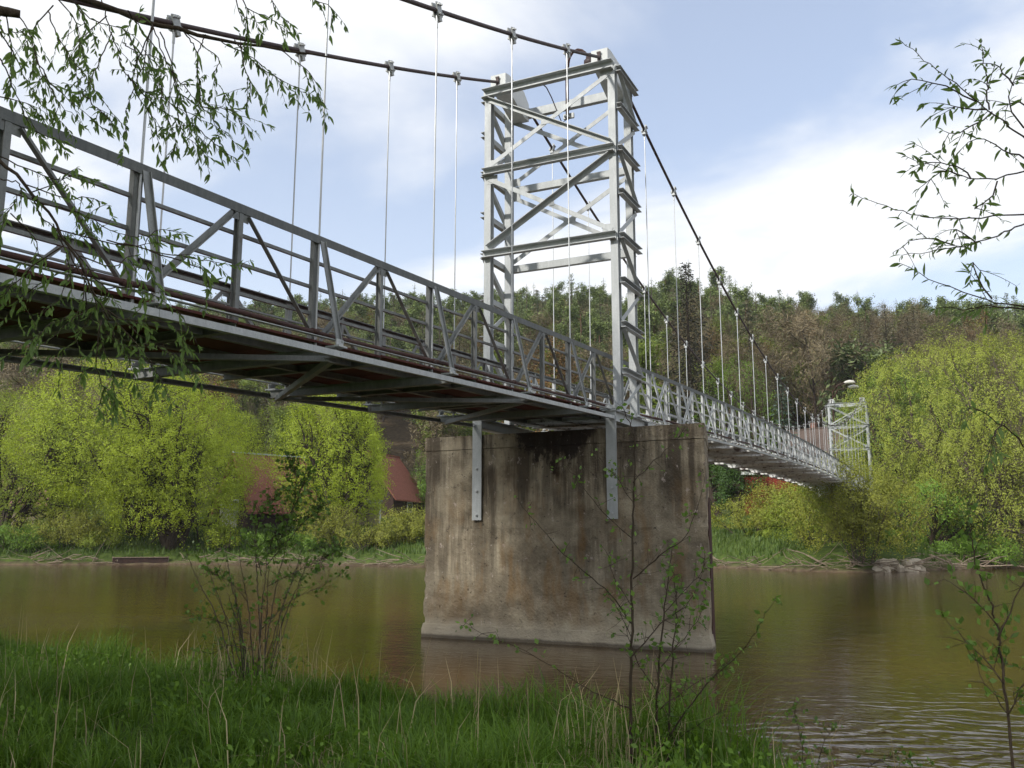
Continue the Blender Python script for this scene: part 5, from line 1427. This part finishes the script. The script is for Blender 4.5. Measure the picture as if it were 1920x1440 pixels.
tw_low = [
 [(-10, 290), (60, 320), (110, 335), (140, 315)], [(45, 345), (120, 370), (170, 370), (205, 388)], [(60, 360), (90, 350), (130, 330), (145, 325)], [(75, 380), (150, 400), (230, 440), (330, 440)], [(0, 335), (40, 350), (15, 400), (0, 440)],
 [(20, 400), (60, 440), (70, 480), (30, 500)], [(105, 430), (250, 460), (300, 430), (345, 440)], [(200, 450), (330, 480), (400, 490), (460, 500)], [(280, 470), (370, 500), (390, 530), (385, 580)], [(105, 430), (180, 520), (200, 560), (110, 600)],
 [(130, 470), (180, 560), (230, 600), (280, 560)], [(150, 490), (200, 600), (240, 650), (330, 640)], [(160, 500), (150, 580), (90, 640), (60, 660)], [(170, 520), (190, 640), (210, 690), (215, 760)], [(180, 560), (250, 640), (290, 690), (300, 720)],
 [(190, 560), (140, 640), (110, 660), (75, 690)], [(200, 600), (260, 600), (320, 610), (345, 650)], [(200, 580), (280, 640), (340, 680), (370, 710)], [(150, 500), (90, 520), (40, 560), (10, 575)], [(190, 600), (180, 680), (190, 720), (200, 735)],
 [(170, 540), (240, 540), (300, 560), (340, 590)], [(120, 460), (60, 500), (20, 540), (0, 560)], [(160, 540), (170, 600), (220, 640), (250, 690)], [(180, 580), (120, 600), (90, 610), (60, 640)], [(150, 480), (210, 500), (250, 480), (290, 500)],
 [(60, 370), (90, 420), (160, 440), (210, 410)], [(100, 420), (130, 500), (110, 560), (70, 590)]]
L1 = [WB+np.array((0.1, 0.2, 4.6)), at(-420, 10, 4.6), at(-120, -60, 4.7), at(120, -12, 4.6), at(290, 44, 4.5), at(440, 76, 4.6), at(640, 112, 4.8)]
L2 = [WB+np.array((0.1, 0.2, 3.4)), at(-300, 180, 4.5), at(-60, 262, 4.25), at(20, 320, 4.2), at(80, 390, 4.2), at(150, 490, 4.2), at(205, 600, 4.2)]
L3 = [WB+np.array((0.1, 0.2, 4.2)), at(-300, 0, 4.4), at(-60, 18, 4.2), at(38, 27, 4.2)]
leafy_tree(nw, WB, [(L1, 0.030, 0.004), (L2, 0.012, 0.003), (L3, 0.05, 0.018)], tw_left + tw_low, 71, (4.0, 4.8), L_NEAR, BARK_Y, 0.0195, 300, 0.93, sub=4)

# willow on the right
RB = np.array((9.6, -15.4, 0.0)); RB[2] = max(0.0, gz(RB[0], RB[1]))
nr = thing('young_willow', 'near young willow reaching in from the right edge with narrow leaves', 'tree', tuple(RB))
tw_right = [
 [(1925, 262), (1850, 205), (1770, 140), (1690, 78)], [(1830, 190), (1780, 165), (1720, 150), (1680, 158)], [(1855, 205), (1850, 160), (1845, 110), (1840, 82)], [(1920, 240), (1890, 190), (1900, 150), (1915, 140)],
 [(1860, 210), (1820, 240), (1790, 250), (1770, 245)], [(1850, 205), (1815, 205), (1790, 200), (1765, 215)], [(1925, 320), (1850, 337), (1790, 325), (1700, 290)], [(1800, 330), (1770, 320), (1740, 340), (1720, 355)], [(1820, 335), (1790, 310), (1740, 305), (1700, 320)],
 [(1925, 402), (1830, 408), (1740, 408), (1670, 388), (1600, 365)], [(1925, 418), (1860, 445), (1790, 463), (1690, 480)], [(1790, 460), (1750, 445), (1710, 450), (1680, 470)], [(1830, 455), (1810, 440), (1790, 430), (1800, 455)],
 [(1925, 575), (1850, 562), (1760, 530), (1690, 493)], [(1925, 580), (1860, 573), (1800, 580), (1750, 575)], [(1860, 560), (1830, 510), (1825, 490), (1850, 525)], [(1925, 300), (1880, 280), (1830, 260), (1795, 290)], [(1870, 340), (1850, 380), (1830, 390), (1845, 380)],
 [(1925, 842), (1895, 810), (1860, 785), (1822, 757)], [(1880, 790), (1870, 810), (1862, 830), (1870, 850)], [(1900, 160), (1880, 130), (1860, 120), (1830, 120)], [(1925, 200), (1905, 190), (1890, 200), (1880, 225)]]
R1 = [RB+np.array((-0.1, 0.1, 1.0)), RB+np.array((-0.3, 0.9, 2.2)), at(2150, 420, 3.9), at(2000, 330, 3.8), at(1925, 262, 3.7)]
R2 = [RB+np.array((-0.1, 0.1, 0.8)), RB+np.array((-0.3, 0.9, 1.8)), at(2150, 640, 3.9), at(2020, 600, 3.8), at(1925, 577, 3.7)]
m = MB(); m.tube([(0, 0, -0.2), (-0.05, 0.2, 1.0), (-0.2, 0.7, 2.2), (-0.2, 1.2, 3.6)], [0.06, 0.05, 0.035, 0.01], 8); m.build('trunk', BARK_Y, nr, True)
leafy_tree(nr, RB, [(R1, 0.02, 0.005), (R2, 0.018, 0.004)], tw_right, 72, (3.5, 4.0), L_NEAR, BARK_Y, 0.022, 280, 0.82, 0.35, 0.12, 2)

# saplings and shrub on the near bank: oval leaves in loose sprays
def sapling(name, label, base_px, base_py, d, stems, seed, leaf, lsize, spacing=0.03, rad=0.011, cat='sapling', ratio=0.5, bark=None, reach=1.0):
    bark = bark or BARK_Y
    rng = np.random.default_rng(seed); b = at(base_px, base_py, d); b[2] = gz(b[0], b[1]); root = thing(name, label, cat, tuple(b))
    C, D = [], []
    for st in stems:
        pp, r0, lf, jd = st; ds = d + np.linspace(0, jd, len(pp)); pts = np.array([at(px, py, q) for (px, py), q in zip(pp, ds)])
        if r0 > 0.006: pts[0] = (pts[0][0], pts[0][1], gz(pts[0][0], pts[0][1])-0.05) if pts[0][2] < 0.9 else pts[0]
        L = np.linalg.norm(np.diff(pts, axis=0), axis=1).sum(); n = max(8, int(L/0.05)); q = bez(pts, n); q[1:] += rng.normal(0, 0.004, (n-1, 3))
        m = MB(); m.tube(q-b, np.linspace(r0, max(0.0012, r0*0.22), n), 6); m.build('stem', bark, root, True)
        seg = np.linalg.norm(np.diff(q, axis=0), axis=1).sum()
        k = int(seg*lf/spacing*ratio*2.4)
        for c in range(k):
            j = rng.integers(1, n); f = j/n; t = unit(q[j]-q[j-1]); cd = unit(t*0.5+rng.normal(0, 0.7, 3)+np.array((0, 0, 0.15))); l2 = rng.uniform(0.02, 0.16)*(0.6+0.6*(1-f))*reach
            if l2 > 0.07:
                e = q[j]+cd*l2; m2 = (np.array([q[j], (q[j]+e)/2+rng.normal(0, 0.006, 3), e])-b, np.array([0.002, 0.0015, 0.0009]), 4); C_t.append(m2)
            nl = rng.integers(1, 4)
            for w in range(nl): C.append(q[j]+cd*l2*rng.uniform(0.6, 1)+rng.normal(0, 0.008, 3)-b)
    C = np.array(C)
    link('foliage', np_mesh('foliage', leaves(rng, C, lsize, 0.68, 0.1), 4, leaf), root)['kind'] = 'stuff'
    if C_t:
        V, F = tubes(C_t); tag(link('spurs', idx_mesh('spurs', V, F, BARK_Y), root), kind='stuff'); C_t.clear()
    return root
C_t = []
sapling('alder_sapling', 'slender sapling with small leaves in front of the right half of the pier', 1185, 1440, 6.2, [
    ([(1182, 1450), (1183, 1300), (1185, 1100), (1188, 940), (1190, 830), (1172, 772)], 0.013, 0.25, 0.1),
    ([(1185, 1170), (1140, 1110), (1070, 1050), (1010, 985), (975, 945)], 0.005, 0.55, -0.5), ([(1186, 1010), (1130, 960), (1085, 900), (1050, 862)], 0.004, 0.6, 0.3),
    ([(1187, 905), (1230, 860), (1270, 825), (1298, 790)], 0.004, 0.7, 0.4), ([(1187, 1085), (1240, 1040), (1290, 1000), (1320, 905)], 0.005, 0.6, -0.3), ([(1186, 1230), (1240, 1170), (1290, 1130), (1325, 1060)], 0.005, 0.8, 0.4),
    ([(1186, 940), (1160, 900), (1140, 880), (1125, 862)], 0.003, 0.8, 0.2), ([(1184, 1330), (1100, 1290), (1000, 1230), (870, 1172)], 0.005, 0.6, -0.4), ([(1186, 1140), (1150, 1080), (1145, 1050), (1140, 1040)], 0.003, 1.0, 0.2), ([(1186, 1200), (1165, 1150), (1150, 1130), (1138, 1110)], 0.003, 1.0, 0.3)], 601, L_SAP, 0.034)
sapling('alder_sapling', 'leafier twin-stemmed sapling right of the slender one by the pier', 1245, 1440, 6.3, [
    ([(1225, 1450), (1232, 1300), (1245, 1150), (1262, 1022)], 0.011, 1.0, 0.1), ([(1250, 1450), (1258, 1280), (1268, 1150), (1262, 1060)], 0.009, 1.0, 0.3), ([(1240, 1400), (1320, 1290), (1400, 1210), (1455, 1120)], 0.006, 0.55, -0.4),
    ([(1240, 1250), (1280, 1200), (1310, 1160), (1318, 1120)], 0.004, 1.2, 0.3), ([(1238, 1330), (1290, 1290), (1340, 1260), (1372, 1235)], 0.004, 1.1, 0.3), ([(1236, 1300), (1200, 1250), (1180, 1200), (1170, 1160)], 0.004, 1.0, -0.3),
    ([(1245, 1150), (1290, 1100), (1315, 1075), (1322, 1050)], 0.003, 1.2, 0.2), ([(1250, 1400), (1290, 1370), (1340, 1340), (1375, 1325)], 0.004, 1.2, 0.1)], 602, L_SAP, 0.040)
sapling('alder_sapling', 'thin sapling close to the lower right corner', 1900, 1440, 5.0, [
    ([(1915, 1500), (1885, 1300), (1865, 1150), (1830, 1060), (1815, 960)], 0.008, 0.6, 0.1), ([(1870, 1200), (1900, 1130), (1930, 1080), (1945, 1040)], 0.005, 0.8, 0.2), ([(1868, 1170), (1820, 1120), (1795, 1100), (1770, 1085)], 0.004, 0.9, 0.2),
    ([(1880, 1280), (1840, 1230), (1800, 1190), (1772, 1160)], 0.004, 1.0, 0.2), ([(1890, 1340), (1860, 1300), (1840, 1270), (1830, 1240)], 0.003, 1.0, 0.1), ([(1890, 1340), (1915, 1290), (1935, 1250), (1950, 1220)], 0.004, 1.0, 0.1)], 603, L_SAP, 0.042)
sapling('alder_sapling', 'tiny sapling at the water edge in front of the rippled corner', 1500, 1440, 6.8, [
    ([(1510, 1450), (1500, 1390), (1492, 1340), (1488, 1312)], 0.004, 1.0, 0.1), ([(1530, 1450), (1540, 1400), (1560, 1370), (1570, 1362)], 0.003, 1.2, 0.1), ([(1600, 1460), (1650, 1425), (1700, 1420), (1740, 1428)], 0.003, 1.1, 0.0)], 604, L_SAP, 0.036)
shs = []
rr_ = np.random.default_rng(88)
for k in range(15):
    a = (k-7)/7.0; x0 = 480+a*26+rr_.normal(0, 6); x3 = 480+a*120+rr_.normal(0, 18); y3 = 1240-rr_.uniform(150, 380)*(1-0.35*abs(a)); xm = x0+(x3-x0)*0.4
    shs.append(([(x0, 1268), (xm, 1268+(y3-1268)*0.45), (x0+(x3-x0)*0.75, 1268+(y3-1268)*0.75), (x3, y3)], rr_.uniform(0.005, 0.010), 0.16, rr_.uniform(-0.5, 0.6)))
shs += [([(490, 1180), (540, 1130), (600, 1100), (652, 1070)], 0.005, 0.7, 0.2), ([(470, 1190), (420, 1170), (390, 1160), (360, 1155)], 0.004, 1.2, 0.1), ([(480, 1220), (430, 1210), (400, 1225), (365, 1222)], 0.004, 1.2, -0.2), ([(465, 1130), (430, 1090), (410, 1080), (395, 1075)], 0.004, 1.2, 0.0),
        ([(500, 1020), (545, 960), (555, 900), (545, 858)], 0.006, 2.6, 0.3), ([(500, 1060), (560, 990), (590, 960), (600, 950)], 0.005, 2.4, 0.1), ([(490, 1080), (480, 1000), (500, 950), (520, 930)], 0.005, 2.4, 0.2), ([(495, 1050), (530, 1000), (560, 930), (575, 880)], 0.005, 2.6, -0.2), ([(500, 1100), (580, 1060), (620, 1040), (640, 1030)], 0.004, 2.2, 0.2)]
sapling('willow_shrub', 'many-stemmed shrub with dark leaves at the edge of the near bank on the left', 480, 1265, 9.6, shs, 605, L_SAP, 0.05, 0.03, 0.012, 'shrub', 0.6, BARK_L, 1.9)

# ------------------------------------------------------------------ air
N = NT('thin_haze')
pv = N.n('ShaderNodeVolumePrincipled'); pv.inputs['Color'].default_value = (0.90, 0.93, 0.97, 1); pv.inputs['Density'].default_value = 0.00025; pv.inputs['Anisotropy'].default_value = 0.2
N.t.links.new(pv.outputs[0], N.out.inputs['Volume'])
m = MB(); m.box((0, 300, 45), (1900, 1260, 96))
tag(m.build('haze', N.m), 'thin pale haze over the valley', 'haze', kind='stuff')
